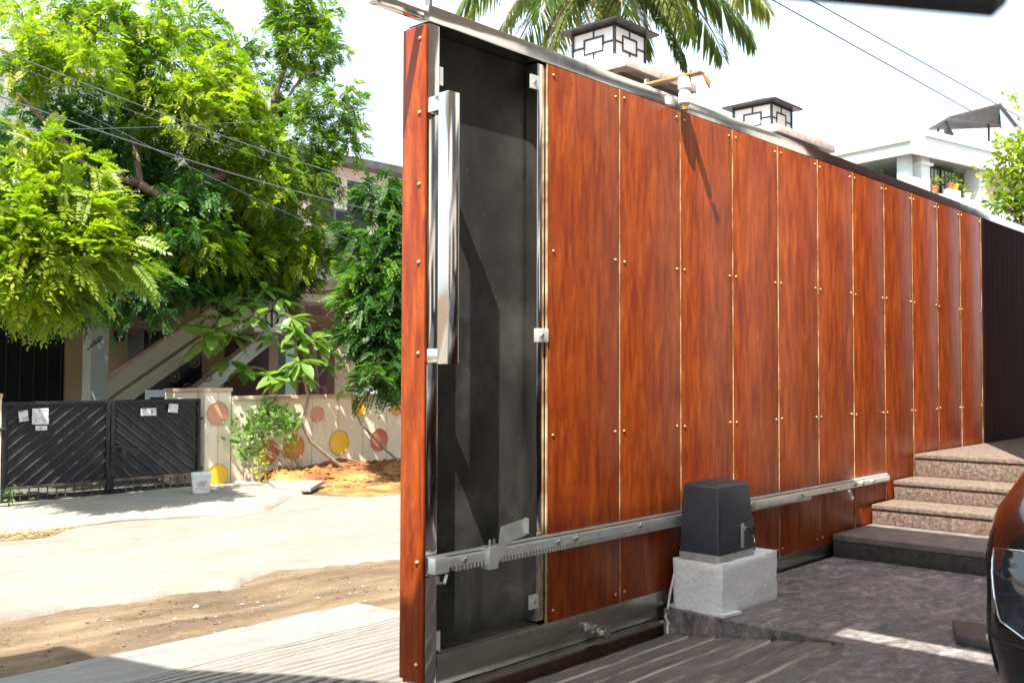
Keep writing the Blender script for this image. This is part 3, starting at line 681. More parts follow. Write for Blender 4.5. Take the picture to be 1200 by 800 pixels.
# cover: wider at the foot, arched top
rings = []
for (z, hx, hy, cr) in ((.030, .131, .088, 0), (.034, .132, .089, 0), (.12, .128, .086, 0), (.20, .124, .084, 0), (.282, .119, .079, .008), (.292, .116, .076, .010), (.299, .108, .068, .012), (.304, .085, .048, .012)):
    rings.append(rrect(hx, hy, z, min(.012, hy*.5), 4, 0, 0, cr))
loft(rings).build('cover', 'motor', mo, smooth=True)
loft([rrect(.138, .093, 0, .02), rrect(.138, .093, .028, .02)]).build('base_plate', 'motor_base', mo, smooth=True)
# raised door panel on the side that faces the yard, with lock strip and key
mo.scale = (1.07, 1.06, 1.06)
dp = MB().prism([(-.122, -.089, .035), (.124, -.089, .035), (.122, -.088, .150), (.035, -.087, .128), (-.120, -.088, .138)], (0, -.004, 0)).build('door_panel', 'motor', mo, bevel=.0015)
lk = MB().box(.018, .040, -.097, -.0935, .040, .135).build('lock_strip', 'motor_base', mo, bevel=.001)
b = MB(); b.lathe([(.0, 0), (.010, 0), (.010, -.012), (.0, -.012)], (.045, -.097, .112), 12, 'y'); b.build('lock', 'bolt', mo, smooth=True)
b = MB(); b.lathe([(.0, 0), (.017, 0), (.017, -.006), (.0, -.006)], (.055, -.120, .106), 14, 'y'); b.box(.051, .058, -.122, -.1085, .108, .116); ky = b.build('key', 'black_plastic', mo)
b = MB(); b.tube([(.055, -.122, .092), (.066, -.124, .075), (.070, -.124, .060)], .003, 6); b.box(.062, .073, -.127, -.124, .030, .060); b.build('spare_key', 'chrome', mo)
b = MB(); b.tube([(1.335, -.05, .20), (1.318, -.04, .12), (1.312, -.03, .04), (1.30, -.04, .0), (1.285, -.05, -.035)], .005, 6)
b.tube([(1.315, -.03, .05), (1.29, -.035, .03), (1.30, -.05, .0)], .004, 6)
tag(b.build('conduit', 'nylon', smooth=True), 'thin white cable dropping behind the corner of the white block', 'cable')

# ------------------------------------------------------------------ GRANITE STEPS
st = thing('entrance_steps', 'granite entrance steps climbing beside the far end of the brown gate', 'steps', (2.88, -1.2, .06))
def sbox(x0, x1, y0, y1, z0, z1, nm, m, bev=.003): return MB().box(x0-2.88, x1-2.88, y0+1.2, y1+1.2, z0-.06, z1-.06).build(nm, m, st, bevel=bev)
sbox(2.885, 3.50, -3.2, -.02, .061, .143, 'riser', 'granite_dark')['label'] = 'dark granite bottom riser'
sbox(2.882, 3.50, -3.2, -.02, .145, .176, 'tread', 'granite_step')['label'] = 'dark granite bottom tread'
for (x0, x1, z0, z1) in ((3.385, 3.80, .178, .285), (3.70, 4.13, .287, .395), (4.035, 4.60, .397, .530)):
    sbox(x0+.009, x1, -3.2 if x0 < 3.8 else -.745, -.02, z0, z1-.026, 'riser', 'granite_pink', .002)
    sbox(x0, x1-.005 if x0 < 4 else 7.8, -3.2 if x0 < 3.6 else -.745, -.02, z1-.024, z1, 'tread', 'granite_tread', .004)
sbox(4.602, 7.8, -.745, -.02, .061, .503, 'landing', 'granite_pink')
# small dark stone wheel stop lying on the floor
tag(MB().prism([(1.775, -1.000, .061), (1.56, -1.085, .061), (1.50, -1.55, .061), (1.82, -1.50, .061)], (0, 0, .034)).build('wheel_stop', 'granite_dark', bevel=.003), 'low dark stone wheel stop lying on the floor by the car', 'stone block')

# ------------------------------------------------------------------ COMPOUND WALL, pillars, lanterns
cw = tag(MB().box(1.76, 9.2, .55, .75, -.40, 1.90).build('boundary_wall', 'pillar'), 'dark compound wall running along the street behind the brown gate', 'wall')
def pillar(x0, x1, y0, y1, zt, label):
    t = thing('wall_pillar', label, 'pillar', ((x0+x1)/2, (y0+y1)/2, -.36), 'pillars of the compound wall')
    hx, hy = (x1-x0)/2, (y1-y0)/2
    MB().box(-hx+.07, hx-.07, -hy+.07, hy-.07, 0, zt-.05+.36).build('shaft', 'pillar', t)
    MB().box(-hx, hx, -hy, hy, zt-.048+.36, zt+.36).build('cap', 'cap_granite', t, bevel=.004)
    return t
pillar(1.69, 2.32, .45, 1.05, 2.532, 'dark wall pillar with pinkish granite cap beside the brass gate bracket')
pillar(3.20, 3.98, .45, 1.05, 2.493, 'dark wall pillar with granite cap farther right, next to the balcony house')
def lantern(x, y, z, s, h, label):
    t = thing('pillar_lantern', label, 'lantern', (x+s/2, y+s/2, z), 'lanterns on the compound wall pillars')
    a = s/2
    MB().box(-a-.012, a+.012, -a-.012, a+.012, -.062, 0).build('plinth', 'cap_granite', t)
    bars = []
    # four sides
    for k in range(4):
        ang = k*math.pi/2; c, s_ = round(math.cos(ang)), round(math.sin(ang))
        def T(u, d, zz): return (u*c-d*s_, u*s_+d*c, zz)      # u along the side, d outwards (towards -y when k=0)
        fr = MB()
        def bar(u0, u1, z0, z1, d=.0):
            p = [T(u0, -a-d, z0), T(u1, -a-d, z0), T(u1, -a-d, z1), T(u0, -a-d, z1)]
            q = T(0, .006+d*2, 0); fr.prism(p, q)
        w_ = .0045
        L0, L1, B0, B1 = -a*.45, a*.45, h*.24, h*.70
        bar(-a, a, 0, .008); bar(-a, a, h-.010, h)
        for (u0, u1, z0, z1) in ((L0-w_, L1+w_, B0-w_, B0+w_), (L0-w_, L1+w_, B1-w_, B1+w_), (L0-w_, L0+w_, B0+w_, B1-w_), (L1-w_, L1+w_, B0+w_, B1-w_)):
            bar(u0, u1, z0, z1, .001)
        bar(-w_, w_, B1+w_, h-.010); bar(-w_, w_, .008, B0-w_); bar(-a, L0-w_, (B0+B1)/2-w_, (B0+B1)/2+w_); bar(L1+w_, a, (B0+B1)/2-w_, (B0+B1)/2+w_)
        fo = fr.build('frame', 'lamp_black', t)
        d2 = .0035
        def pane(poly):
            p = [T(u, -a+d2, zz) for u, zz in poly]; MB().prism(p, T(0, .002, 0)).build('pane', 'lamp_white', fo)
        m_ = (B0+B1)/2
        pane([(L0+w_, B0+w_), (L1-w_, B0+w_), (L1-w_, B1-w_), (L0+w_, B1-w_)])
        e = .001
        pane([(-a+.004, m_+w_), (L0-w_, m_+w_), (L0-w_, B1+w_), (-w_, B1+w_), (-w_, h-.011), (-a+.004, h-.011)])
        pane([(a-.004, m_+w_), (a-.004, h-.011), (w_, h-.011), (w_, B1+w_), (L1+w_, B1+w_), (L1+w_, m_+w_)])
        pane([(-a+.004, m_-w_), (-a+.004, .009), (-w_, .009), (-w_, B0-w_), (L0-w_, B0-w_), (L0-w_, m_-w_)])
        pane([(a-.004, m_-w_), (L1+w_, m_-w_), (L1+w_, B0-w_), (w_, B0-w_), (w_, .009), (a-.004, .009)])
    for sx in (-1, 1):
        for sy in (-1, 1):
            MB().box(sx*a-.006, sx*a+.006, sy*a-.006, sy*a+.006, .0, h).build('corner_post', 'lamp_black', t)
    o_ = a+.052
    b = MB(); b.v = [(-o_, -o_, h+.001), (o_, -o_, h+.001), (o_, o_, h+.001), (-o_, o_, h+.001), (-o_, -o_, h+.012), (o_, -o_, h+.012), (o_, o_, h+.012), (-o_, o_, h+.012), (0, 0, h+.075)]
    b.f = [(0, 3, 2, 1), (0, 1, 5, 4), (1, 2, 6, 5), (2, 3, 7, 6), (3, 0, 4, 7), (4, 5, 8), (5, 6, 8), (6, 7, 8), (7, 4, 8)]
    b.build('roof', 'lamp_black', t)
    return t
lantern(1.801, .60, 2.596, .263, .158, 'black framed lantern with white panes on the pillar in front of the palm')
lantern(3.413, .60, 2.520, .262, .168, 'black framed lantern with white panes on the farther pillar, near the balcony house')

# ------------------------------------------------------------------ BLACK STREET GATE across the road
BY = 8.306
def leaf_gate(x0, x1, sgn, label):
    t = thing('street_gate_leaf', label, 'gate', (x0, BY, -.33), 'two black leaves of the gate across the road')
    W = x1-x0; H = 1.035
    fr = MB(); e = .035
    fr.box(0, e, -.02, .02, 0, H); fr.box(W-e, W, -.02, .02, 0, H); fr.box(e, W-e, -.02, .02, H-e, H); fr.box(e, W-e, -.02, .02, 0, e*.8)
    fr.build('frame', 'black_gate', t, bevel=.003)
    MB().box(e, W-e, .004, .010, .17, H-e).build('sheet', 'black_gate', t)
    MB().box(e, W-e, -.022, .018, .145, .168).build('mid_rail', 'gate_rust', t)
    # diagonal bars clipped to the sheet
    x0_, x1_, z0_, z1_ = e, W-e, .170, H-e
    k = -1.0; 
    while k < 2.2:
        # line z = z0 + sgn*(x-x0) + offset
        P = []
        off = k
        for x in (x0_, x1_):
            z = z0_+(sgn*(x-x0_) if sgn > 0 else (x1_-x))*.80+off*1.0
            P.append((x, z))
        (xa_, za), (xb, zb) = P
        # clip
        def clip(xa_, za, xb, zb):
            t0, t1 = 0.0, 1.0; dz = zb-za
            for (lim, s_) in ((z0_, 1), (z1_, -1)):
                a_ = s_*(za-lim); d_ = s_*dz
                if abs(d_) < 1e-9:
                    if a_ < 0: return None
                else:
                    tt_ = -a_/d_
                    if d_ > 0: t0 = max(t0, tt_)
                    else: t1 = min(t1, tt_)
            if t1-t0 < .03: return None
            return (xa_+(xb-xa_)*t0, za+dz*t0, xa_+(xb-xa_)*t1, za+dz*t1)
        c = clip(xa_, za, xb, zb)
        if c:
            a_ = Vector((c[0], 0, c[1])); b_ = Vector((c[2], 0, c[3])); d = (b_-a_).normalized(); n_ = Vector((-d.z, 0, d.x))*.0036
            MB().prism([a_-n_+Vector((0, -.010, 0)), b_-n_+Vector((0, -.010, 0)), b_+n_+Vector((0, -.010, 0)), a_+n_+Vector((0, -.010, 0))], (0, .013, 0)).build('diagonal_bar', 'gate_bar', t)
        k += .125
    n = 12
    for i in range(1, n): MB().box(W*i/n-.005, W*i/n+.005, -.006, .006, .030, .144).build('grille_bar', 'gate_rust', t)
    MB().box(e, W-e, -.010, .002, .078, .090).build('grille_rail', 'gate_rust', t)
    return t
g1 = leaf_gate(1.82, 2.935, 1, 'left leaf of the black sheet gate, its worn bars slanting up to the right')
g2 = leaf_gate(2.955, 4.03, -1, 'right leaf of the black sheet gate, with a bolt, bars slanting down to the right')
b = MB(); b.tube([(0.02, -.035, .52), (.30, -.035, .53)], .010, 8); b.box(.11, .16, -.045, -.021, .40, .55); b.build('bolt', 'black_gate', g2)
for dz in (.22, .80): MB().tube([(1.075, -.0, dz), (1.115, -.0, dz)], .016, 8).build('hinge', 'dark_frame', g2)
def paper(x, z, w_, h_, rot, label):
    b = MB(); c, s_ = math.cos(rot), math.sin(rot)
    P = [(x+(a*c-b_*s_), BY-.0235-.004*abs(a), z+(a*s_+b_*c)) for a, b_ in ((-w_/2, -h_/2), (w_/2, -h_/2), (w_/2*.95, h_/2), (-w_/2, h_/2*.96))]
    return tag(b.prism(P, (0, .002, 0)).build('notice', 'paper'), label, 'notice', 'papers stuck on the black gate')
paper(2.02, .56, .095, .11, .12, 'small white notice nearest the left edge of the black gate')
paper(2.19, .55, .17, .17, 0, 'largest white notice on the left leaf of the black gate')
tag(MB().box(2.14, 2.26, BY-.0235, BY-.0215, .405, .452).build('notice', 'paper'), 'narrow white strip of paper just below the largest notice', 'notice', 'papers stuck on the black gate')
paper(3.38, .565, .19, .085, 0, 'flat wide white notice above the bolt of the right leaf')
paper(3.68, .60, .12, .10, -.1, 'small torn notice close to the cream pillar')

# cream gate pillar, low wall with coloured discs
def disc(x, z, rad, m, par, y=BY, ox=(0, 0, 0), label=None):
    b = MB().lathe([(rad, 0), (rad, -.006), (rad*.96, -.010), (rad*.96, -.004), (0.001, -.004)], (x-ox[0], y-ox[1], z-ox[2]), 32, 'y')
    o = b.build('disc', m, par)
    rim = MB()
    pts = [(x-ox[0]+rad*1.03*math.cos(2*math.pi*k/32), y-ox[1]-.004, z-ox[2]+rad*1.03*math.sin(2*math.pi*k/32)) for k in range(33)]
    rim.tube(pts, .007, 6, False).build('rim', 'wall_cap', o)
    if label: o['label'] = label
    return o
pp = thing('gate_pillar', 'cream gate pillar with a pink disc above a yellow disc', 'pillar', (4.10, 8.45, -.35))
P0 = (4.10, 8.45, -.35)
b = MB(); b.box(4.10-.0-4.10, .345, -.145, .26, 0, 1.13); b.build('shaft', 'cream_wall', pp, bevel=.004)
MB().box(-.30, -.004, .02, .26, 0, 1.13).build('side_return', 'cream_wall', pp, bevel=.004)
MB().box(-.02, .360, -.160, .28, 1.131, 1.175).build('coping', 'wall_cap', pp, bevel=.006)
MB().box(-.31, -.022, .0, .28, 1.131, 1.170).build('coping', 'wall_cap', pp, bevel=.006)
MB().box(.168, .176, -.1475, -.1455, 0, 1.13).build('groove', 'wall_cap', pp)
disc(4.262, .525, .135, 'disc_pink', pp, 8.302, P0); disc(4.262, -.235+.02, .135, 'disc_yellow', pp, 8.302, P0)
lw = thing('low_wall', 'low cream wall with grooves and coloured discs behind the saplings', 'wall', (4.46, 8.31, -.40))
PW = (4.46, 8.31, -.40)
MB().box(.0, 9, .0, .14, 0, 1.075).build('wall', 'cream_wall', lw)
MB().box(-.0, 9, -.02, .16, 1.076, 1.125).build('coping', 'wall_cap', lw, bevel=.006)
gm = MB().box(-.004, .004, -.003, .0, 0, 1.07).mesh('groove', 'wall_cap')
for i in range(12): link('groove', gm, lw, (.34+i*.42, 0, 0))
for (x, z, rad, m) in ((4.98, .02, .15, 'disc_red'), (5.36, .065, .155, 'disc_orange'), (5.72, .47, .095, 'disc_pink'), (6.08, .085, .155, 'disc_yellow'), (6.42, .52, .098, 'disc_yellow'), (6.76, .09, .150, 'disc_red'), (7.08, .52, .10, 'disc_orange'), (7.5, .09, .15, 'disc_pink'), (7.9, .50, .10, 'disc_yellow')):
    disc(x, z, rad, m, lw, 8.309, PW)
lp = thing('left_gate_pillar', 'pinkish gate pillar at the extreme left edge of the black gate', 'pillar', (1.60, 8.45, -.35))
MB().box(-.18, .212, -.15, .2, 0, 1.10).build('shaft', 'cream_wall', lp); MB().box(-.20, .218, -.16, .22, 1.101, 1.14).build('coping', 'wall_cap', lp)
MB().tube([(.17, -.17, .78), (.24, -.17, .78)], .018, 8).build('hinge', 'dark_frame', lp)
yd = MB().box(-6, 14, 8.46, 16, -.42, -.30).build('yard', 'yard_stone'); struct('yard', yd)

# bucket and chair
bk = thing('paint_bucket', 'white plastic paint bucket with lid standing by the cream pillar', 'bucket', (3.66, 7.62, -.312))
MB().lathe([(.0, 0), (.088, 0), (.092, .01), (.103, .175), (.108, .178), (.108, .19), (.103, .192), (.104, .20)], (0, 0, 0), 32).build('tub', 'bucket', bk, smooth=True)
MB().lathe([(.110, .201), (.112, .203), (.112, .218), (.106, .224), (.0, .224)], (0, 0, 0), 32).build('lid', 'bucket', bk, smooth=True)
b = MB(); 
for k in range(10):
    a0 = R(205+k*9); a1 = R(205+(k+1)*9)
    def pt(a, z): rr = .0945+.0105*(z-.01)/.165+.0012; return (rr*math.cos(a), rr*math.sin(a), z)
    b.quad(pt(a0, .05), pt(a1, .05), pt(a1, .14), pt(a0, .14))
b.build('label', 'label', bk, smooth=True)
ch = thing('plastic_chair', 'white plastic chair seen over the top of the black gate', 'chair', (4.12, 9.2, -.30))
MB().box(-.20, .20, -.20, .20, .42, .445).build('seat', 'white_plastic', ch, bevel=.01)
b = MB(); b.box(-.21, .21, .17, .20, 1.00, 1.09); b.box(-.21, -.16, .17, .20, .446, 1.0); b.box(.16, .21, .17, .20, .446, 1.0); b.box(-.15, .15, .175, .195, .60, .93); b.build('backrest', 'white_plastic', ch)
for sx in (-1, 1):
    for sy in (-1, 1): MB().tube([(sx*.18, sy*.18, .42), (sx*.21, sy*.21, 0)], .02, 8).build('leg', 'white_plastic', ch)

# ------------------------------------------------------------------ LEFT HOUSE
H0 = (5.0, 11.5, -.31)
lh = thing('left_house', 'tan two storey house with an outside stair behind the black street gate', 'house', H0)
def hb(x0, x1, y0, y1, z0, z1, nm, m, par=lh, bev=None): return MB().box(x0-H0[0], x1-H0[0], y0-H0[1], y1-H0[1], z0-H0[2], z1-H0[2]).build(nm, m, par, bevel=bev)
hb(-4, 7.35, 11.5, 16, -.30, 2.35, 'wall', 'house')
hb(-4.2, 7.7, 9.35, 16, 2.352, 2.50, 'floor_slab', 'house_pale')
hb(-4, 7.35, 11.6, 16, 2.502, 5.2, 'upper_wall', 'house_pale')
hb(-4.2, 7.6, 11.2, 16, 5.202, 5.35, 'roof', 'house_pale')
hb(-4.2, 7.7, 9.35, 9.43, 2.502, 3.1, 'parapet', 'stair_paint')
wn = hb(2.2, 3.80, 11.485, 11.498, .2, 1.665, 'window', 'dark_glass')
for i in range(9): hb(2.3+i*.18, 2.312+i*.18, 11.45, 11.47, .2, 1.66, 'bar', 'dark_frame', wn).location = (0, 0, 0)
hb(2.15, 3.83, 11.44, 11.484, 1.666, 1.71, 'lintel', 'dark_frame')
hb(3.25, 3.46, 11.46, 11.498, 1.80, 2.0, 'meter_box', 'grey_frame')
hb(3.265, 3.485, 9.50, 9.72, -.30, 2.35, 'column', 'column_shade')
w2 = hb(4.93, 5.9, 11.485, 11.498, .3, 1.62, 'window', 'dark_glass')
hb(4.72, 4.925, 11.42, 11.498, .3, 1.64, 'shutter', 'grey_frame')
hb(4.5, 4.62, 11.40, 11.49, 1.45, 1.60, 'wall_lamp', 'dark_frame')
hb(6.3, 7.1, 11.485, 11.498, -.25, 1.62, 'door', 'maroon')
for i in range(6):
    hb(5.0+i*.75, 5.45+i*.75, 11.585, 11.598, 3.1, 4.4, 'window', 'dark_glass')
# stair flight: two parallel bands (parapet and waist) rising to the right
def band(p0, p1, dz, y0, y1, nm, m):
    P = [(p0[0], p0[1]), (p1[0], p1[1]), (p1[0], p1[1]+dz), (p0[0], p0[1]+dz)]
    MB().prism([(x-H0[0], y0-H0[1], z-H0[2]) for x, z in P], (0, y1-y0, 0)).build(nm, m, lh)
band((3.74, .62), (6.0, 2.13), .24, 10.2, 10.28, 'stair_parapet', 'stair_paint')
band((3.80, .42), (6.1, 1.955), .195, 10.16, 10.9, 'stair_flight', 'stair_paint')
band((3.74, .862), (6.0, 2.372), .03, 10.18, 10.30, 'stair_coping', 'wall_cap')
band((5.45, .46), (6.9, 1.52), .26, 11.0, 11.2, 'stair_flight', 'house_pale')
hb(6.0, 7.6, 10.3, 11.3, 2.10, 2.22, 'stair_landing', 'house_pale')
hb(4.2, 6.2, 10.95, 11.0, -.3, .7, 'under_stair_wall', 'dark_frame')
hb(6.95, 7.15, 10.8, 11.0, -.3, 2.2, 'column', 'grey_tint')
# wrought iron rosettes under the stair
for (x, z) in ((4.55, .75), (4.85, .95), (5.15, 1.15), (5.05, .78), (5.35, .95), (5.50, 1.30), (5.25, .62)):
    b = MB(); pts = [(x-H0[0]+.07*math.cos(k*math.pi/8), 10.40-H0[1], z-H0[2]+.07*math.sin(k*math.pi/8)) for k in range(17)]
    b.tube(pts, .010, 6, False); b.lathe([(.0, 0), (.03, 0), (.03, -.01), (0, -.01)], (x-H0[0], 10.40-H0[1], z-H0[2]), 10, 'y'); b.build('rosette', 'old_brass', lh)
# window grille upstairs seen between the leaves
for (x0, x1) in ((5.55, 5.95), (6.15, 6.75)):
    p = hb(x0, x1, 10.45, 10.47, 1.62, 2.05, 'panel', 'white_house')
    b = MB(); c = ((x0+x1)/2-H0[0], 10.44-H0[1], 1.83-H0[2])
    b.tube([(c[0]+.11*math.cos(k*math.pi/8), c[1], c[2]+.11*math.sin(k*math.pi/8)) for k in range(17)], .014, 6, False)
    b.tube([(c[0], c[1], c[2]-.15), (c[0], c[1], c[2]+.15)], .012, 6); b.build('scroll', 'dark_frame', p)

# salmon porch to the right
ph = thing('salmon_house', 'salmon pillared porch with a dark maroon front behind the low wall', 'house', (8.6, 11.2, -.31))
def pb(x0, x1, y0, y1, z0, z1, nm, m): return MB().box(x0-8.6, x1-8.6, y0-11.2, y1-11.2, z0+.31, z1+.31).build(nm, m, ph)
pb(7.98, 8.40, 10.9, 11.1, -.30, 1.75, 'column', 'pink_paint')
pb(7.8, 12, 10.7, 11.4, 1.752, 1.95, 'beam', 'pink_paint')
pb(7.6, 14, 12.2, 16, -.30, 2.6, 'wall', 'maroon')
pb(8.42, 12, 10.92, 11.0, -.30, .78, 'parapet', 'grey_tint')
pb(7.5, 7.9, 11.8, 12.1, -.30, 2.0, 'side_wall', 'house')
b = pb(9.2, 9.9, 12.17, 12.199, 0, 1.5, 'window', 'dark_glass')
# pale pink upper house
uh = thing('pink_house', 'pale pink two storey house showing between the trees', 'house', (9.4, 14.5, -.31))
def ub(x0, x1, y0, y1, z0, z1, nm, m, par=None): return MB().box(x0-9.4, x1-9.4, y0-14.5, y1-14.5, z0+.31, z1+.31).build(nm, m, par or uh)
ub(8.4, 17, 13.5, 19, -.30, 5.1, 'wall', 'pink_house')
ub(8.2, 17.3, 13.1, 19.3, 5.102, 5.25, 'roof', 'roof_sheet')
for x in (9.9, 11.3, 13.0):
    fw = ub(x, x+.7, 13.46, 13.499, 3.3, 4.25, 'window', 'grey_frame')
    ub(x+.05, x+.65, 13.44, 13.459, 3.35, 4.2, 'pane', 'dark_glass', fw)
ub(9.6, 17, 12.9, 13.499, 2.75, 2.85, 'sunshade', 'white_house')

# ------------------------------------------------------------------ RIGHT HOUSE WITH BALCONY
RZ = R(-12)
rh = thing('balcony_house', 'white house with a planted balcony and a dark roof shelter above', 'house', (16.58, 4.71, -.35), rz=RZ)
def rb(x0, x1, y0, y1, z0, z1, nm, m, par=rh, bev=None): return MB().box(x0, x1, y0, y1, z0+.35, z1+.35).build(nm, m, par, bevel=bev)
# local x = along the right face, local y = away to the left face
rb(.05, 2.66, .12, 4.2, -.3, 4.28, 'lower_wall', 'white_house')
rb(.0, 2.70, .0, 1.75, 4.282, 4.34, 'balcony_floor', 'grey_tint')
rb(.0, .10, .10, 1.75, 4.341, 4.62, 'balcony_parapet', 'white_house')
rb(.0, 2.70, .0, .10, 4.341, 4.50, 'balcony_parapet', 'white_house')
rb(.0, .30, -.006, .10, 4.341, 4.72, 'parapet_step', 'white_house')
rb(1.30, 1.72, -.008, .108, 4.341, 4.63, 'planter_box', 'white_house')
rb(.42, .70, .02, .30, 4.34, 5.17, 'column', 'white_house')
rb(.37, .75, -.03, .35, 5.0, 5.05, 'column_collar', 'white_house')
rb(.05, .25, .10, .30, 4.34, 5.17, 'column', 'grey_tint')
rb(2.45, 2.70, .02, .30, 4.34, 5.17, 'column', 'white_house')
rb(-.05, 2.75, -.06, 1.9, 5.172, 5.22, 'soffit', 'soffit')
rb(-.10, 2.80, -.12, -.061, 5.13, 5.52, 'roof_fascia', 'white_house')
rb(-.10, -.051, -.060, 1.9, 5.13, 5.42, 'roof_fascia', 'grey_tint')
rb(-.14, -.101, -.12, 1.9, 5.36, 5.44, 'roof_edge', 'cream_wall')
rb(-.05, 6.5, -.06, 4.5, 5.222, 5.36, 'roof_slab', 'white_house')
rb(.30, 2.84, -.16, -.121, 5.50, 5.54, 'blue_strip', 'blue_sheet')
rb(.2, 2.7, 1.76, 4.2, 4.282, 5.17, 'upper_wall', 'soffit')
# barred window/door behind the balcony
wf = rb(.98, 2.12, .34, .38, 4.36, 5.12, 'grille_door', 'grey_tint')
b = MB()
for (x0, x1, z0, z1) in ((.98, 1.02, 4.36, 5.12), (2.08, 2.12, 4.36, 5.12), (1.54, 1.58, 4.36, 5.08), (1.02, 2.08, 5.08, 5.12), (1.02, 2.08, 4.78, 4.81)): b.box(x0, x1, .305, .338, z0+.35, z1+.35)
b.build('grille_frame', 'dark_frame', wf)
for i in range(8): MB().box(1.09+i*.125, 1.10+i*.125, .318, .334, 4.72, 5.42).build('bar', 'dark_frame', wf)
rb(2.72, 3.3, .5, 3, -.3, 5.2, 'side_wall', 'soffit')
# stair head on the roof with its sheet shelter
rb(3.75, 5.70, 1.5, 3.6, 5.362, 6.42, 'stair_head', 'white_house')
rb(2.2, 5.74, .95, 1.49, 5.362, 6.10, 'stair_head_front', 'white_house')
b = MB(); b.v = [(3.55, 1.3, 6.98), (5.70, 1.3, 7.62), (7.05, 1.6, 7.36), (4.35, 2.3, 7.02), (3.55, 1.3, 7.02), (5.70, 1.3, 7.66), (7.05, 1.6, 7.40), (4.35, 2.3, 7.06)]
b.f = [(0, 3, 2, 1), (4, 5, 6, 7), (0, 1, 5, 4), (1, 2, 6, 5), (2, 3, 7, 6), (3, 0, 4, 7)]; b.build('shelter_roof', 'roof_sheet', rh)
for (x, y, z) in ((3.85, 1.55, 7.03), (5.62, 1.55, 7.55), (4.6, 2.2, 7.1)): MB().tube([(x, y, 6.70), (x, y, z)], .03, 6).build('shelter_post', 'dark_frame', rh)
b = MB(); b.prism([(5.74, 1.34, 7.58), (7.0, 1.62, 7.34), (6.9, 1.62, 6.95), (6.1, 1.44, 6.80)], (.0, .02, 0)); b.build('blue_sheet', 'blue_sheet', rh)
b = MB(); b.prism([(3.72, 1.45, 6.95), (4.0, 1.45, 6.70), (3.62, 1.45, 6.62)], (0, .05, 0)); b.build('brace', 'dark_frame', rh)

# ------------------------------------------------------------------ FOLIAGE BUILDERS
def norm(a): return a/np.maximum(np.linalg.norm(a, axis=-1, keepdims=True), 1e-9)
def compound_leaves(P, D, L, npair=7, lw=.22, ll=.34, g=None, tone=None, droop=.35):
    """pinnate leaves: P base points, D directions, L lengths. Returns verts, quads, tone"""
    n = len(P); D = norm(D)
    up = np.array([0, 0, 1.0]); side = norm(np.cross(D, up)+1e-6); nrm = norm(np.cross(side, D))
    # random roll
    a = g.normal(0, .5, (n, 1)); side2 = side*np.cos(a)+nrm*np.sin(a); nrm = nrm*np.cos(a)-side*np.sin(a); side = side2
    V = []; T = []
    for k in range(npair*2+1):
        if k == npair*2: t = 1.0; s = 0.0
        else: t = .18+.80*(k//2)/npair; s = 1.0 if k % 2 else -1.0
        base = P+D*(L*t)[:, None]+np.array([0, 0, -1.0])*(droop*L*t*t)[:, None]
        if s == 0: dr = D-up*.5*droop*2
        else: dr = side*s*.85+D*.55
        dr = norm(dr+g.normal(0, .10, (n, 3))-up*.18)
        le = (L*ll*(1.0-.45*abs(t-.45)))[:, None]
        wv = norm(np.cross(dr, nrm))*le*lw
        q = np.stack([base, base+dr*le*.45+wv, base+dr*le, base+dr*le*.45-wv], 1)
        V.append(q); T.append(tone)
    V = np.concatenate(V, 0).reshape(-1, 3); T = np.concatenate(T)
    F = np.arange(len(V)).reshape(-1, 4)
    return V, F, T

def crown_cloud(clumps, g, bias=.55):
    """clumps: (centre, radii, count, tone, leafscale). Points spread in lumpy ellipsoids, denser near the shell"""
    P = []; D = []; T = []; Ls = []
    for (c, rad, n, tn, ls) in clumps:
        c = np.array(c); rad = np.array(rad)
        # sub-clusters inside the clump = twigs
        nt_ = max(3, n//9)
        d = norm(g.normal(0, 1, (nt_, 3))); rr = g.uniform(0.15, 1, (nt_, 1))**bias
        cen = c+d*rr*rad*(1+.18*g.normal(0, 1, (nt_, 1)))
        idx = g.integers(0, nt_, n)
        out = norm((cen[idx]-c)/rad+g.normal(0, .25, (n, 3)))
        dirs = norm(out*np.array([1, 1, .45])+g.normal(0, .55, (n, 3))+np.array([0, 0, -.15]))
        pos = cen[idx]+g.normal(0, .055, (n, 3))
        P.append(pos); D.append(dirs)
        tt = tn+.16*g.normal(0, 1, nt_)[idx]+.12*g.normal(0, 1, n)
        T.append(tt); Ls.append(g.uniform(.75, 1.25, n)*ls)
    return np.concatenate(P), np.concatenate(D), np.concatenate(Ls), np.clip(np.concatenate(T), 0, 1)

def crown(name, clumps, m, parent, org, seed, npair=7, lw=.22, ll=.34, droop=.35, bias=.55):
    g = np.random.default_rng(seed)
    P, D, L, T = crown_cloud(clumps, g, bias)
    V, F, T = compound_leaves(P-np.array(org), D, L, npair, lw, ll, g, T, droop)
    o = link(name, quads_mesh(name, V, F, m, False, T), parent); o['kind'] = 'stuff'
    return o

def limb(b, pts, r0, r1, seg=8, jit=.03, seed=1, n=14):
    """smooth tapered limb through control points"""
    P = [Vector(p) for p in pts]; rr = random.Random(seed)
    out = []; m = len(P)-1
    for i in range(n+1):
        t = i/n*m; k = min(int(t), m-1); u_ = t-k
        p0, p1, p2, p3 = P[max(k-1, 0)], P[k], P[k+1], P[min(k+2, m)]
        q = .5*((2*p1)+(p2-p0)*u_+(2*p0-5*p1+4*p2-p3)*u_*u_+(3*p1-p0-3*p2+p3)*u_**3)
        if 0 < i < n: q = q+Vector((rr.uniform(-1, 1), rr.uniform(-1, 1), rr.uniform(-1, 1)))*jit
        out.append(q)
    b.tube(out, [r0+(r1-r0)*i/n for i in range(n+1)], seg)
    return out

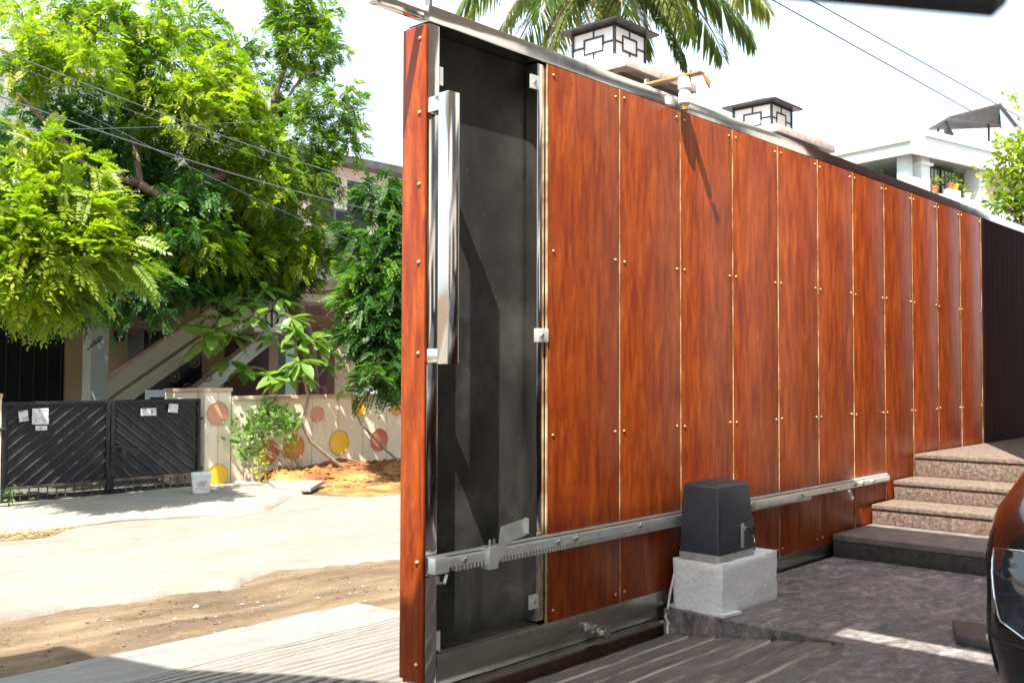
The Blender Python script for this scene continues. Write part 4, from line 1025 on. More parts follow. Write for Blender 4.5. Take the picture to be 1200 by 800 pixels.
# ------------------------------------------------------------------ BIG STREET TREE (left)
O1 = (6.6, 9.7, -.30)
t1 = thing('street_tree', 'big leafy tree with feathery lime green foliage overhanging the black street gate', 'tree', O1)
def rel(o, pts): return [tuple(Vector(p)-Vector(o)) for p in pts]
b = MB()
limb(b, rel(O1, [O1, (6.5, 9.6, 1.2), (6.1, 9.4, 2.0), (5.560, 9.327, 3.244)]), .15, .12, 10, .02, 2)
limb(b, rel(O1, [(5.191, 8.768, 3.137), (4.809, 8.539, 3.519), (4.331, 8.482, 3.387), (3.763, 8.462, 3.028), (3.366, 8.558, 3.185)]), .09, .05, 10, .012, 3)
limb(b, rel(O1, [(3.397, 8.620, 3.198), (3.400, 8.742, 3.666), (3.374, 8.878, 4.290), (3.292, 9.040, 4.609), (3.252, 9.302, 5.068)]), .05, .018, 8, .01, 4)
limb(b, rel(O1, [(5.560, 9.327, 3.244), (5.426, 8.984, 4.280), (5.393, 8.861, 4.597), (5.480, 8.802, 5.120), (5.594, 8.723, 5.764)]), .07, .02, 8, .015, 5)
limb(b, rel(O1, [(5.426, 8.984, 4.280), (5.577, 8.588, 4.869), (5.724, 8.322, 4.963)]), .025, .008, 6, .01, 6)
limb(b, rel(O1, [(4.723, 8.993, 3.545), (4.860, 8.767, 4.140), (4.589, 8.794, 4.442), (4.415, 8.746, 4.505)]), .035, .012, 6, .01, 7)
limb(b, rel(O1, [(3.374, 8.878, 4.290), (3.497, 8.816, 4.559), (3.579, 8.775, 4.825)]), .02, .008, 6, .01, 8)
limb(b, rel(O1, [(3.397, 8.620, 3.198), (2.819, 8.522, 3.246), (2.334, 8.493, 3.629), (1.945, 8.410, 3.901)]), .04, .012, 6, .01, 9)
limb(b, rel(O1, [(5.560, 9.327, 3.244), (5.612, 8.711, 3.469), (5.776, 8.283, 3.890), (6.036, 8.084, 4.472)]), .04, .010, 6, .01, 10)
b.build('trunk', 'bark', t1, smooth=True)
s_ = .14
LIME = [  # centre, radii, leaves, tone, leaf length
 ((3.447, 8.842, 5.216), (.62, .5, .42), 520, .62, s_), ((2.901, 9.098, 5.182), (.45, .45, .35), 330, .55, s_), ((4.184, 9.189, 5.498), (.5, .4, .4), 330, .50, s_),
 ((2.132, 8.692, 4.456), (.55, .5, .42), 420, .75, s_), ((2.550, 8.281, 4.329), (.55, .5, .35), 420, .80, s_), ((3.615, 8.530, 4.528), (.6, .5, .4), 480, .55, s_),
 ((4.273, 8.610, 4.693), (.55, .5, .40), 460, .75, s_), ((3.880, 8.213, 4.120), (.5, .45, .4), 460, .85, s_), ((5.161, 9.156, 4.947), (.5, .45, .45), 360, .40, s_),
 ((5.710, 8.788, 5.636), (.48, .42, .42), 380, .42, s_), ((5.523, 8.918, 5.966), (.42, .4, .3), 240, .38, s_), ((4.794, 8.667, 4.275), (.5, .4, .4), 420, .62, s_),
 ((4.952, 8.422, 3.937), (.6, .5, .4), 420, .60, s_), ((5.780, 8.591, 5.261), (.36, .36, .36), 230, .36, s_), ((5.894, 8.357, 4.492), (.42, .4, .30), 260, .28, s_),
 ((5.650, 8.684, 4.502), (.4, .4, .3), 200, .32, s_), ((5.687, 8.349, 3.942), (.42, .4, .32), 280, .25, s_), ((6.119, 8.185, 4.162), (.24, .3, .25), 130, .25, s_),
 ((6.100, 8.352, 4.764), (.22, .22, .14), 60, .35, s_), ((6.123, 8.485, 5.437), (.2, .2, .16), 50, .35, s_), ((5.938, 8.624, 5.832), (.3, .3, .28), 120, .4, s_),
 ((4.804, 8.376, 3.421), (.55, .5, .38), 420, .66, s_), ((5.518, 8.667, 3.110), (.55, .45, .35), 420, .60, s_), ((5.160, 8.908, 2.644), (.5, .45, .38), 460, .62, s_),
 ((5.568, 8.632, 2.547), (.42, .40, .35), 400, .68, s_), ((5.837, 8.438, 2.556), (.30, .3, .22), 200, .5, s_), ((4.362, 8.638, 3.709), (.5, .5, .35), 360, .55, s_), ((2.248, 9.247, 5.041), (.4, .4, .25), 90, .5, s_),
 ((4.988, 9.405, 5.304), (.3, .3, .3), 110, .4, s_), ((3.053, 8.655, 4.770), (.5, .4, .3), 260, .6, s_), ((5.823, 8.248, 3.497), (.35, .3, .2), 150, .4, s_),
]
LIME += [((3.934, 8.367, 2.634), (.45, .35, .28), 300, .52, s_), ((4.487, 8.621, 2.450), (.5, .35, .28), 300, .58, s_), ((3.423, 8.303, 2.331), (.4, .3, .2), 160, .42, s_), ((3.542, 8.580, 4.067), (.5, .3, .35), 300, .5, s_)]
LIME = [(c, tuple(q*1.08 for q in r_), int(n*1.15), tn-.05, l) for (c, r_, n, tn, l) in LIME]
crown('crown', LIME, 'foliage_tree', t1, O1, 31, 6, .24, .38, .35)
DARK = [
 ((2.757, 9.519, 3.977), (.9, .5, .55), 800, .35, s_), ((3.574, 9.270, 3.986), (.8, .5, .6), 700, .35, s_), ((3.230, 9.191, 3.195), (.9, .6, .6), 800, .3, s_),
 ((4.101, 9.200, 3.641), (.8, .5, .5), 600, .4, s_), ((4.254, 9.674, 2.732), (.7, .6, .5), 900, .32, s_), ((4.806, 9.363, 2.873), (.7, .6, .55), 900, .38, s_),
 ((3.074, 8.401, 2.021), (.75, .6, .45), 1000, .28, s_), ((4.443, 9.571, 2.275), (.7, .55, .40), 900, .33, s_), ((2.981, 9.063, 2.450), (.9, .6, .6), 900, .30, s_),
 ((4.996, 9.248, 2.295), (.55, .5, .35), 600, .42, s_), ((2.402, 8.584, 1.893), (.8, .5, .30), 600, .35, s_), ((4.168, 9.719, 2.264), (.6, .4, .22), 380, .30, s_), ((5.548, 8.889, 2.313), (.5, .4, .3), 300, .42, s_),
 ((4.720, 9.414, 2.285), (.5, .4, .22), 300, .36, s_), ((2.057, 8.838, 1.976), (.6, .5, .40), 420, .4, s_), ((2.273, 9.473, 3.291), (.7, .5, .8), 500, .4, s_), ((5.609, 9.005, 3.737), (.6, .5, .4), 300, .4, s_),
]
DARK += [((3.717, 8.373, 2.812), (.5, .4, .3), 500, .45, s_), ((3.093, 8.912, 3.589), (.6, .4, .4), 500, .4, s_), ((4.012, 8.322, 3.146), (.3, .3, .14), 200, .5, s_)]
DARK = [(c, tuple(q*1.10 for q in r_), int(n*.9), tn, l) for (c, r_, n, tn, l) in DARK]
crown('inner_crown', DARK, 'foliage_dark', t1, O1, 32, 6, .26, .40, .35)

# nearer lime tree, left: long pinnate leaves
O2 = (.45, 7.8, -.36)
t2 = thing('lime_tree', 'nearer yellow green tree with long feathery leaves at the left edge', 'tree', O2)
b = MB()
limb(b, rel(O2, [O2, (.5, 7.75, 1.0), (.6, 7.5, 1.8), (1.660, 7.405, 2.512)]), .07, .045, 8, .015, 2)
for k, q in enumerate([(1.714, 7.277, 3.233), (1.984, 7.055, 2.920), (2.085, 6.900, 2.428), (1.717, 6.952, 2.076), (1.286, 7.649, 2.894), (2.225, 6.835, 2.112), (1.460, 7.054, 1.829)]):
    limb(b, rel(O2, [(1.660, 7.405, 2.512), tuple((Vector((1.660, 7.405, 2.512))+Vector(q))/2+Vector((0, 0, .06))), q]), .03, .008, 6, .01, 20+k)
b.build('trunk', 'bark_pale', t2, smooth=True)
l_ = .31
NEAR = [((1.658, 7.191, 3.089), (.16, .16, .12), 34, .60, l_), ((1.984, 7.055, 2.960), (.22, .2, .12), 42, .6, l_), ((1.482, 7.260, 2.871), (.25, .2, .15), 60, .65, l_), ((1.610, 6.995, 2.658), (.42, .35, .22), 170, .75, l_),
 ((1.909, 6.869, 2.485), (.34, .3, .24), 150, .78, l_), ((1.481, 6.939, 2.286), (.48, .35, .24), 200, .80, l_), ((1.768, 6.713, 2.140), (.45, .35, .22), 200, .78, l_), ((2.072, 6.685, 2.087), (.26, .25, .18), 90, .72, l_),
 ((1.386, 6.868, 1.926), (.42, .35, .18), 160, .66, l_), ((1.707, 6.739, 1.866), (.42, .3, .14), 130, .6, l_), ((1.131, 7.385, 2.446), (.4, .4, .4), 140, .6, l_), ((2.206, 7.174, 2.761), (.15, .15, .1), 26, .55, l_),
 ((1.426, 6.960, 1.667), (.35, .25, .10), 70, .5, l_*.8), ((1.821, 6.907, 1.687), (.3, .25, .08), 50, .45, l_*.8)]
crown('crown', NEAR, 'foliage_lime', t2, O2, 33, 10, .22, .26, .30)

# darker feathery tree beside the brown gate end
O3 = (8.2, 9.7, -.30)
t3 = thing('feathery_tree', 'dense green feathery tree just left of the gate end, over the low wall', 'tree', O3)
b = MB()
limb(b, rel(O3, [O3, (8.0, 9.6, .8), (6.649, 7.996, 1.666), (6.310, 7.693, 2.540), (6.264, 7.732, 3.213)]), .09, .03, 8, .02, 2)
limb(b, rel(O3, [(6.649, 7.996, 1.666), (5.858, 7.484, 2.160), (5.588, 7.406, 2.454)]), .03, .01, 6, .01, 3)
limb(b, rel(O3, [(6.310, 7.693, 2.540), (6.325, 7.378, 3.071), (6.406, 7.307, 3.517)]), .03, .01, 6, .01, 4)
b.build('trunk', 'bark', t3, smooth=True)
f_ = .20
F3 = [((6.306, 7.697, 3.384), (.32, .35, .16), 200, .45, f_), ((6.439, 7.425, 3.201), (.4, .35, .25), 260, .4, f_), ((6.077, 7.589, 2.787), (.34, .35, .22), 240, .5, f_), ((6.327, 7.376, 2.628), (.42, .4, .3), 360, .3, f_),
 ((5.898, 7.451, 2.269), (.30, .35, .22), 260, .62, f_), ((6.185, 7.208, 2.058), (.42, .4, .35), 420, .28, f_), ((5.783, 7.390, 1.935), (.30, .3, .20), 220, .55, f_), ((5.988, 7.220, 1.671), (.40, .35, .28), 360, .28, f_),
 ((5.786, 7.388, 1.455), (.30, .3, .22), 220, .32, f_), ((5.958, 7.100, 1.295), (.35, .3, .22), 240, .30, f_), ((5.653, 7.057, 0.978), (.30, .3, .16), 120, .35, f_), ((5.888, 6.857, 0.978), (.3, .3, .16), 120, .35, f_), ((6.729, 7.325, 2.549), (.5, .4, .9), 500, .35, f_)]
F3 = [(c, tuple(q*1.1 for q in r_), n, tn, l*1.08) for (c, r_, n, tn, l) in F3]
crown('crown', F3, 'foliage_fresh', t3, O3, 34, 9, .30, .26, .40)

# ------------------------------------------------------------------ SAPLINGS WITH BROAD LEAVES
def broad_leaf(L=.16, W=.058):
    ts = [0, .12, .35, .6, .82, 1.0]; ws = [.0, .45, .95, 1.0, .6, .0]
    V = []; F = []
    for t, w_ in zip(ts, ws):
        z = -.22*L*t*t
        V += [(-W/2*w_, L*t, z+.10*W*w_), (0, L*t, z), (W/2*w_, L*t, z+.10*W*w_)]
    for i in range(len(ts)-1):
        a = i*3; F += [(a, a+1, a+4, a+3), (a+1, a+2, a+5, a+4)]
    tone = [.5]*len(F)
    return quads_mesh('leaf', np.array(V), np.array(F), 'big_leaf', True, tone)
LEAVES = [broad_leaf(.22, .085), broad_leaf(.18, .072), broad_leaf(.25, .098)]
def sapling(name, label, org, stems, whorls, seed, sc=1.0):
    t = thing(name, label, 'sapling', org)
    b = MB(); 
    for k, (pts, r0, r1) in enumerate(stems): limb(b, rel(org, pts), r0, r1, 8, .008, seed+k)
    b.build('stem', 'bark_pale', t, smooth=True)
    rr = random.Random(seed)
    for (c, n, s) in whorls:
        c = Vector(c)-Vector(org)
        ph_ = rr.uniform(0, 6.28)
        for k in range(n+3):
            a = ph_+k*2.4+rr.uniform(-.3, .3)
            o = link('leaf', rr.choice(LEAVES), t, c+Vector((rr.uniform(-.03, .03), rr.uniform(-.03, .03), rr.uniform(-.03, .03))))
            o.rotation_euler = (R(rr.uniform(-45, 35)), R(rr.uniform(-25, 25)), a)
            q = s*sc*rr.uniform(.8, 1.15); o.scale = (q, q, q)
    return t
A0 = (6.05, 8.02, -.30)
wh = [((5.035, 8.065, 1.005), 8, 1.15), ((5.194, 7.953, 1.133), 6, 1.0), ((4.942, 8.128, 0.920), 4, 1.0), ((5.226, 8.077, 1.561), 6, .85), ((5.226, 8.224, 1.706), 6, .85), ((5.443, 8.069, 1.428), 6, .9), ((4.831, 8.346, 1.693), 7, .9), ((4.747, 8.543, 1.846), 7, .8),
      ((4.475, 8.430, 1.681), 6, .85), ((4.278, 8.409, 1.507), 8, 1.0), ((4.178, 8.468, 1.402), 6, 1.15), ((4.899, 8.588, 1.942), 6, .8), ((4.609, 8.770, 1.935), 6, .8), ((4.664, 8.595, 1.450), 5, .9), ((4.669, 8.733, 1.131), 6, 1.0), ((4.845, 8.623, 1.057), 5, 1.0),
      ((5.029, 8.503, 2.054), 6, .8), ((5.205, 8.384, 1.928), 6, .8), ((5.104, 8.453, 1.459), 5, .9), ((5.272, 8.192, 1.350), 6, .9), ((5.643, 8.070, 1.411), 5, .9), ((5.334, 8.000, 0.920), 3, .7), ((4.856, 8.758, 2.057), 6, .8), ((4.418, 8.884, 1.694), 5, .7)]
sapling('broad_leaf_sapling', 'young tree with big glossy oval leaves leaning over the cream pillar', A0,
        [([A0, (5.330, 8.003, 0.226), (5.344, 7.993, 0.653), (5.308, 8.019, 0.920), (5.230, 8.074, 1.080), (5.271, 8.193, 1.458), (5.250, 8.354, 1.842)], .026, .012),
         ([(5.271, 8.193, 1.458), (4.901, 8.300, 1.556), (4.536, 8.392, 1.598), (4.220, 8.444, 1.454)], .012, .005), ([(5.250, 8.354, 1.842), (4.942, 8.560, 1.944), (4.635, 8.754, 1.935)], .009, .004), ([(5.230, 8.074, 1.080), (5.035, 8.065, 1.005)], .008, .005),
         ([(4.901, 8.300, 1.556), (4.796, 8.512, 1.291), (4.687, 8.722, 1.099)], .008, .004)], wh, 3, 1.5)
B0 = (7.0, 8.03, -.28)
wh = [((6.033, 8.289, 1.085), 5, .8), ((5.936, 8.363, 1.062), 4, .8), ((6.166, 8.338, 1.521), 6, .9), ((5.961, 8.344, 1.288), 5, .8), ((6.245, 8.276, 1.602), 5, .9), ((5.942, 8.509, 1.598), 5, .8), ((6.192, 8.470, 1.895), 5, .8), ((6.153, 8.043, 0.917), 4, .7), ((6.032, 8.138, 0.805), 3, .6), ((6.412, 7.830, 0.805), 4, .6)]
sapling('thin_sapling', 'thin bare stemmed sapling standing before the low wall near the gate end', B0,
        [([B0, (6.231, 8.134, 0.406), (6.185, 8.171, 0.803), (6.157, 8.193, 1.029), (6.067, 8.263, 1.255), (6.068, 8.413, 1.428), (6.211, 8.455, 1.837)], .020, .006), ([(6.157, 8.193, 1.029), (5.980, 8.330, 1.062)], .006, .003)], wh, 8, 1.22)
# bush in front of the low wall
C0 = (5.35, 8.1, -.30)
bt = thing('wall_bush', 'small bush with pale green leaves against the low cream wall', 'bush', C0)
b = MB()
stm = [(4.717, 8.182, 0.349), (4.884, 8.071, 0.451), (4.569, 8.134, 0.151), (5.011, 7.984, 0.345), (4.737, 8.025, 0.097), (5.163, 8.024, 0.571)]
for k, q in enumerate(stm): limb(b, rel(C0, [C0, tuple((Vector(C0)+Vector(q))/2+Vector((0, 0, .02))), q]), .012, .004, 6, .01, 40+k)
b.build('stem', 'bark_pale', bt, smooth=True)
gb = np.random.default_rng(4)
def simple_leaves(name, clumps, m, parent, org, seed, lw=.45):
    g = np.random.default_rng(seed); P, D, L, T = crown_cloud(clumps, g)
    P = P-np.array(org); D = norm(D+np.array([0, 0, .2])); side = norm(np.cross(D, norm(g.normal(0, 1, P.shape))))
    L = L[:, None]
    V = np.stack([P, P+D*L*.5+side*L*lw*.5, P+D*L, P+D*L*.5-side*L*lw*.5], 1).reshape(-1, 3)
    o = link(name, quads_mesh(name, V, np.arange(len(V)).reshape(-1, 4), m, False, T), parent); o['kind'] = 'stuff'; return o
simple_leaves('foliage', [((4.716, 8.182, 0.370), (.26, .2, .19), 190, .35, .10), ((4.901, 8.059, 0.451), (.22, .18, .15), 130, .35, .10), ((4.553, 8.145, 0.152), (.18, .16, .15), 110, .4, .10), ((5.012, 7.983, 0.241), (.13, .14, .14), 60, .3, .10), ((4.882, 8.216, 0.573), (.16, .12, .12), 70, .4, .10)], 'big_leaf', bt, C0, 6)
W0 = (4.62, 7.95, -.31)
wt = thing('weed', 'bright green weed sprouting beside the cream gate pillar', 'weed', W0)
b = MB(); limb(b, rel(W0, [W0, (4.62, 7.93, -.1)]), .006, .003, 6, .004); b.build('stem', 'bark_pale', wt)
simple_leaves('foliage', [((4.62, 7.93, -.12), (.06, .06, .16), 80, .95, .06)], 'foliage_lime', wt, W0, 9)
W1 = (1.82, 8.0, -.31)
wt = thing('weed', 'small weed at the foot of the left end of the black gate', 'weed', W1)
b = MB(); limb(b, rel(W1, [W1, (1.82, 8.0, -.2)]), .006, .003, 6, .004); b.build('stem', 'bark_pale', wt)
simple_leaves('foliage', [((1.82, 8.0, -.22), (.07, .06, .08), 50, .8, .06)], 'foliage_fresh', wt, W1, 10)

# ------------------------------------------------------------------ TREE RIGHT EDGE
O5 = (9.5, .95, -.36)
t5 = thing('courtyard_tree', 'bright green tree at the right edge in front of the balcony house', 'tree', O5)
b = MB(); limb(b, rel(O5, [O5, (9.5, .9, 1.2), (9.5, .8, 2.4), (9.442, 0.804, 3.303)]), .06, .03, 8, .01, 2)
for k, q in enumerate([(9.399, 0.961, 3.411), (9.279, 1.017, 3.075), (9.431, 0.847, 2.936)]): limb(b, rel(O5, [(9.5, .8, 2.4), q]), .02, .006, 6, .01, k)
b.build('trunk', 'bark', t5, smooth=True)
simple_leaves('crown', [((9.410, 0.921, 3.482), (.20, .25, .10), 240, .9, .085), ((9.283, 1.000, 3.166), (.14, .2, .10), 150, .6, .085), ((9.431, 0.844, 3.214), (.22, .25, .16), 300, .6, .085), ((9.301, 0.939, 2.884), (.18, .2, .14), 240, .5, .085), ((9.451, 0.770, 2.792), (.25, .25, .2), 260, .5, .085), ((9.474, 0.684, 3.475), (.2, .2, .25), 240, .8, .085), ((9.461, 0.733, 3.989), (.14, .2, .08), 60, .7, .08)], 'foliage_lime', t5, O5, 12)

# ------------------------------------------------------------------ PALM
O6 = (9.5, 6.2, -.36)
pt_ = thing('coconut_palm', 'coconut palm with drooping fronds behind the pillar lantern', 'palm tree', O6)
CR = Vector((9.06, 6.07, 6.75))
b = MB(); limb(b, rel(O6, [O6, (9.5, 6.3, 2), (9.3, 6.2, 4.5), tuple(CR)]), .17, .11, 12, .01, 3, 20); b.build('trunk', 'bark', pt_, smooth=True)
def frond(base, az, e0, L, bend, seed, tone):
    L = L*.88
    g = np.random.default_rng(seed)
    # rachis: starts at elevation e0, bends down
    n = 26; p = np.array(base, float); pts = []; dirs = []
    for i in range(n+1):
        t = i/n; e = e0-bend*t**1.15
        d = np.array([math.cos(e)*math.cos(az), math.cos(e)*math.sin(az), math.sin(e)])
        pts.append(p.copy()); dirs.append(d); p = p+d*L/n
    V = []; T = []
    for i in range(2, n):
        for sub in (0, .33, .66):
            q = pts[i]+(pts[i+1]-pts[i])*sub; d = dirs[i]
            side = np.cross(d, [0, 0, 1]); side /= max(np.linalg.norm(side), 1e-6)
            ll = (.62*math.sin(math.pi*min(1, .12+.88*i/n))**.6+.12)*L/3.0
            for s in (-1, 1):
                dr = side*s*.75+d*.55+np.array([0, 0, -.42])+g.normal(0, .07, 3); dr /= np.linalg.norm(dr)
                tip = q+dr*ll*g.uniform(.85, 1.1)+np.array([0, 0, -.28*ll])
                mid = q+dr*ll*.5
                wv = np.cross(dr, [0, 0, 1.0]); wv = wv/max(np.linalg.norm(wv), 1e-6)*.021+d*.008
                V += [q-wv*.4, mid-wv, tip, mid+wv]; T.append(np.clip(tone+g.normal(0, .10), 0, 1))
    V = np.array(V)-np.array(O6); F = np.arange(len(V)).reshape(-1, 4)
    fo = link('frond', quads_mesh('frond', V, F, 'palm', False, T), pt_)
    b = MB(); b.tube([tuple(np.array(q)-np.array(O6)) for q in pts[::2]], [.028*(1-i/(len(pts[::2])))+.004 for i in range(len(pts[::2]))], 5); b.build('rachis', 'bark_pale', fo)
k = 0
for (az, e0, L, bend) in ((135, 25, 2.9, 95), (150, 0, 2.6, 85), (165, 35, 3.1, 110), (185, 5, 2.6, 90), (205, 30, 2.9, 105), (222, -5, 2.5, 70), (240, 20, 2.8, 100), (258, -10, 2.4, 70), (275, 15, 2.7, 90),
                          (293, 30, 2.9, 95), (310, 5, 2.8, 75), (322, 28, 3.1, 88), (340, 10, 2.8, 80), (0, 30, 2.8, 95), (30, 10, 2.8, 90), (60, 30, 2.8, 95), (90, 10, 2.8, 90), (112, 35, 2.9, 100), (200, -35, 2.2, 45), (245, -38, 2.1, 45), (285, -35, 2.2, 45), (170, -30, 2.3, 50), (228, 45, 2.4, 150)):
    frond(CR, R(az), R(e0), L, R(bend), 50+k, .30+.4*((k*37) % 10)/10); k += 1
cn = MB().lathe([(0, -.09), (.06, -.07), (.085, 0), (.06, .07), (0, .09)], (0, 0, 0), 12).mesh('coconut', 'litter', True)
for (dx, dy, dz) in ((-.2, -.18, -.25), (-.05, -.28, -.3), (-.25, 0, -.32), (-.12, -.2, -.42), (.1, -.25, -.28)): link('coconut', cn, pt_, Vector(CR)+Vector((dx, dy, dz))-Vector(O6))

# ------------------------------------------------------------------ POTTED PLANTS on the balcony
def potted(px, label, zb, m, seed, tall=.22, foliage='foliage_fresh'):
    # px: local position on the balcony house
    c = Matrix.Translation((16.58, 4.71, 0)) @ Matrix.Rotation(RZ, 4, 'Z') @ Vector((px[0], px[1], zb))
    t = thing('potted_plant', label, 'potted plant', tuple(c), 'plants on the balcony parapet')
    MB().lathe([(0, 0), (.055, 0), (.080, .10), (.086, .10), (.086, .12), (.0, .12)], (0, 0, 0), 16).build('pot', m, t, smooth=True)
    simple_leaves('foliage', [((0, 0, .12+tall*.5), (.09, .09, tall*.42), 55, .8, .075)], foliage, t, (0, 0, 0), seed)
potted((.05, .75), 'plant in a terracotta pot on the left end of the balcony parapet', 4.62, 'terracotta', 1)
potted((.05, .92), 'plant in a terracotta pot just behind the first one on the balcony parapet', 4.62, 'terracotta', 2, .28)
potted((.86, .03), 'bright yellow green plant right of the white balcony column', 4.50, 'terracotta', 3, .3, 'foliage_lime')
potted((1.42, .05), 'plant in a terracotta pot on the white planter box', 4.63, 'terracotta', 4)
potted((1.60, .05), 'plant in a yellow pot on the white planter box', 4.63, 'yellow_pot', 5, .16)
potted((2.05, .05), 'small yellowish plant beside the right balcony column', 4.50, 'nylon', 6, .18, 'foliage_lime')
potted((2.62, .0), 'low plant at the far right end of the balcony parapet', 4.50, 'nylon', 7, .14, 'foliage_lime')

# ------------------------------------------------------------------ WIRES
def ext(a, b, t): return tuple(Vector(a).lerp(Vector(b), t))
def wire(pts, rad, m, label, sag=.0, grp=None):
    a, b_ = Vector(pts[0]), Vector(pts[1]); P = []
    for i in range(25):
        t = i/24; q = a.lerp(b_, t); q.z -= 4*sag*t*(1-t); P.append(tuple(q))
    return tag(MB().tube(P, rad, 6).build('overhead_wire', m, smooth=True), label, 'wire', grp)
wire([ext((23.223, 11.000, 11.528), (47.195, 11.000, 11.726), -.8), ext((23.223, 11.000, 11.528), (47.195, 11.000, 11.726), 1.6)], .022, 'wire_blue', 'lower of the two bluish wires crossing the sky at the upper right', 0)
wire([ext((25.615, 11.000, 12.200), (47.238, 11.000, 12.722), -.8), ext((25.615, 11.000, 12.200), (47.238, 11.000, 12.722), 1.6)], .022, 'wire_blue', 'upper of the two bluish wires crossing the sky at the upper right', 0)
wire([(-0.433, 4.150, 3.141), (6.470, 6.732, 3.171)], .004, 'wire', 'upper thick black wire slanting across the lime tree foliage', .12)
wire([(-0.453, 4.052, 2.809), (6.126, 6.369, 2.815)], .0045, 'wire', 'pale thick wire slanting lowest across the big tree at the left', .12)
wire([(-0.130, 4.585, 3.175), (4.947, 6.083, 2.937)], .002, 'wire', 'thin wire running between the two thick wires before the tree', .05)
wire([(0.058, 4.527, 2.545), (5.817, 6.653, 4.301)], .0022, 'wire', 'thin nearly level wire crossing the others before the tree', .10)
wire([(0.766, 4.367, 2.805), (4.734, 6.258, 2.431)], .0022, 'wire', 'thin wire dropping steeply right below the thick wires', .04)

# green shade net scrap behind the tree
tag(MB().prism([(4.295, 8.387, 4.370), (4.465, 8.283, 4.428), (4.500, 8.261, 4.305), (4.331, 8.366, 4.248)], (.1, .1, 0)).build('shade_net', 'green_net'), 'scrap of green shade net showing through the tree crown', 'net')

# ------------------------------------------------------------------ CAR (only its front corner is in view)
CP = (.46, -1.455, .066)
car = thing('parked_car', 'glossy dark brown car whose front corner fills the lower right edge', 'car', CP)
def csec(x, y0, zb, zt, hw, rad=.14, tum=.0):
    """one cross section of the body: local x, centre line y = -.82"""
    P = []; cy = -.82; n = 6
    for k in range(n+1):
        a = R(90*k/n); P.append((x, cy+(hw-rad-tum)+rad*math.cos(a), zt-rad+rad*math.sin(a)))
    for k in range(n+1):
        a = R(90+90*k/n); P.append((x, cy-(hw-rad-tum)+rad*math.cos(a), zt-rad+rad*math.sin(a)))
    P.append((x, cy-hw*.995, (zb+zt)*.5)); P.append((x, cy-hw, zb+.12)); P.append((x, cy-hw*.95, zb)); P.append((x, cy+hw*.95, zb)); P.append((x, cy+hw, zb+.12)); P.append((x, cy+hw*.995, (zb+zt)*.5))
    return P
secs = [(-.02, 0, .26, .46, .52, .09), (.0, 0, .20, .54, .64, .12), (.05, 0, .17, .58, .735, .14), (.13, 0, .16, .625, .79, .15), (.28, 0, .15, .675, .82, .15), (.55, 0, .15, .74, .83, .14), (.90, 0, .15, .84, .835, .13), (1.15, 0, .15, .87, .835, .13),
        (3.3, 0, .15, .90, .835, .13), (3.55, 0, .18, .86, .80, .14), (3.66, 0, .26, .74, .72, .12)]
loft([csec(*s) for s in secs]).build('body', 'car_paint', car, smooth=True)
cab = [(1.05, .885, .70), (1.55, 1.28, .62), (1.95, 1.40, .60), (2.6, 1.40, .60), (3.1, 1.30, .60), (3.45, .92, .66)]
loft([[(x, -.82+hw, .86), (x+.0, -.82+hw*.88, z), (x, -.82-hw*.88, z), (x, -.82-hw, .86)] for x, z, hw in cab]).build('windows', 'car_glass', car, smooth=True)
MB().box(1.75, 3.0, -1.34, -.30, 1.395, 1.42).build('roof', 'car_paint', car, bevel=.01)
def wheel(x, y, s):
    wv = MB().lathe([(.12, .0), (.285, .01), (.30, .04), (.30, .15), (.285, .18), (.12, .18)], (x, y, .30), 36, 'y').build('wheel', 'tyre', car, smooth=True)
    yy = y+.185 if s > 0 else y-.004
    MB().lathe([(.0, 0), (.18, 0), (.19, -.012), (.0, -.012)], (x, yy, .30), 24, 'y').build('rim', 'chrome', wv)
    for k in range(5):
        a = k*2*math.pi/5; MB().tube([(x+.03*math.cos(a), yy, .30+.03*math.sin(a)), (x+.18*math.cos(a), yy, .30+.18*math.sin(a))], .018, 6).build('spoke', 'chrome', wv)
for x in (.62, 2.95): wheel(x, -.17, 1); wheel(x, -1.66, -1)
# headlamp wrapped round the near corner, bumper intake, trim line
def on_front(y, z):
    return (-.02+.55*max(0, (abs(y+.82)-.45))**2*3.0+.04*max(0, z-.45)*3, y, z)
from mathutils.bvhtree import BVHTree
bme = [o for o in car.children if o.name.startswith('body')][0].data
bvh = BVHTree.FromPolygons([v.co.copy() for v in bme.vertices], [tuple(p.vertices) for p in bme.polygons])
def on_body(sd, a, z, off):
    # a: distance along the slanted corner plane, sd: which side of the car (+1 near the gate)
    p = Vector((.6*a, -.82+sd*(.82+.8*a), z)); d = Vector((.8, -.6*sd, 0)); h = bvh.ray_cast(p-d*1.0, d)
    return (h[0] if h[0] is not None else p)-d*off
def patch(nm, sd, poly, off, m, rimr, rimm):
    n = len(poly); dense = []
    for i in range(n):
        for t in (0, .25, .5, .75): dense.append((poly[i][0]*(1-t)+poly[(i+1) % n][0]*t, poly[i][1]*(1-t)+poly[(i+1) % n][1]*t))
    cx_ = sum(p[0] for p in dense)/len(dense); cz_ = sum(p[1] for p in dense)/len(dense)
    b = MB(); K = 5; N2 = len(dense)
    for k in range(K+1):
        q = k/K
        for (a, z) in dense: b.v.append(tuple(on_body(sd, cx_+(a-cx_)*q, cz_+(z-cz_)*q, off*(1.6-.6*q))))
    for k in range(K):
        for i in range(N2):
            i2 = (i+1) % N2; b.f.append((k*N2+i, k*N2+i2, (k+1)*N2+i2, (k+1)*N2+i))
    o = b.build(nm, m, car, smooth=True)
    ring = [tuple(on_body(sd, a, z, off*1.1)) for a, z in dense]
    MB().tube(ring+[ring[0]], rimr, 6, False).build('surround', rimm, o, smooth=True)
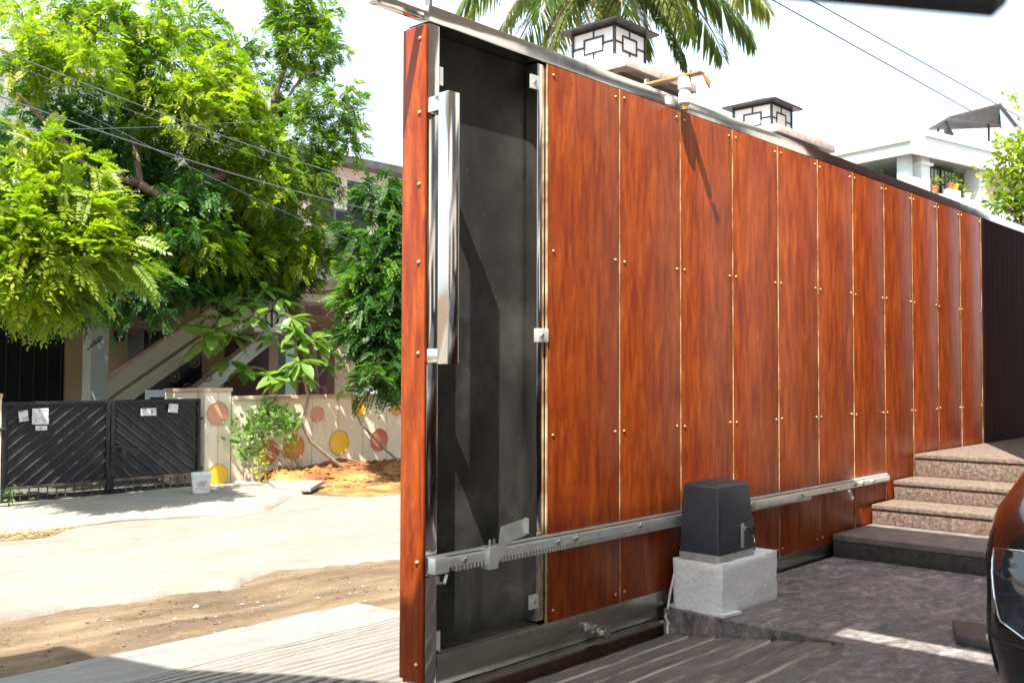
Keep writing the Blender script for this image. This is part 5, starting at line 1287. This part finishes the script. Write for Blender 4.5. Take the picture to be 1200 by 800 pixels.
for sd in (1, -1):
    patch('headlamp', sd, [(.00, .515), (-.02, .40), (-.05, .345), (-.12, .32), (-.30, .33), (-.34, .42), (-.25, .485), (-.10, .525)], .006, 'lens', .0022, 'chrome')
    patch('fog_lamp', sd, [(-.08, .22), (-.10, .15), (-.17, .12), (-.24, .15), (-.25, .22), (-.17, .26)], .004, 'car_trim', .0022, 'car_trim')
    b = MB(); b.tube([tuple(on_body(sd, .10-.45*t/14, .295-.0*t, .0015)) for t in range(15)], .0028, 6, False); b.build('bumper_seam', 'car_trim', car, smooth=True)
    b = MB(); b.tube([tuple(on_body(sd, .035+.004*math.sin(t), .12+.44*t/14, .0015)) for t in range(15)], .0030, 6, False); b.build('wing_seam', 'car_trim', car, smooth=True)
MB().box(-.035, -.012, -1.25, -.39, .27, .40).build('grille', 'car_trim', car, bevel=.006)
MB().box(-.045, -.030, -1.20, -.44, .405, .425).build('grille_trim', 'chrome', car, bevel=.003)
MB().box(1.35, 1.48, -.02, .075, .90, 1.0).build('mirror', 'car_paint', car, bevel=.03)
MB().box(1.2, 2.1, .010, .020, .30, .84).build('door', 'car_paint', car, bevel=.008)
MB().box(1.95, 2.07, .022, .036, .72, .75).build('door_handle', 'chrome', car, bevel=.004)

# ------------------------------------------------------------------ soft dark bar hanging from the porch over the camera
bar = thing('hanging_bar', 'out of focus black padded bar across the top right corner', 'bar', (-1.680, -2.137, 1.209))
c0 = Vector((-1.680, -2.137, 1.209)); e1 = Vector((-1.708, -2.080, 1.220))-c0; e2 = Vector((-1.661, -2.189, 1.195))-c0
MB().tube([tuple(e1*1.4), tuple(e1), (0, 0, 0), tuple(e2), tuple(e2*1.08)], [.008, .0125, .0135, .0125, .006], 12).build('pad', 'black_plastic', bar, smooth=True)
MB().tube([tuple(e1*.5), (e1.x*.5, e1.y*.5, 3.0-c0.z)], .004, 6).build('strap', 'black_plastic', bar)
MB().tube([tuple(e2*.5), (e2.x*.5, e2.y*.5, 3.0-c0.z)], .004, 6).build('strap', 'black_plastic', bar)
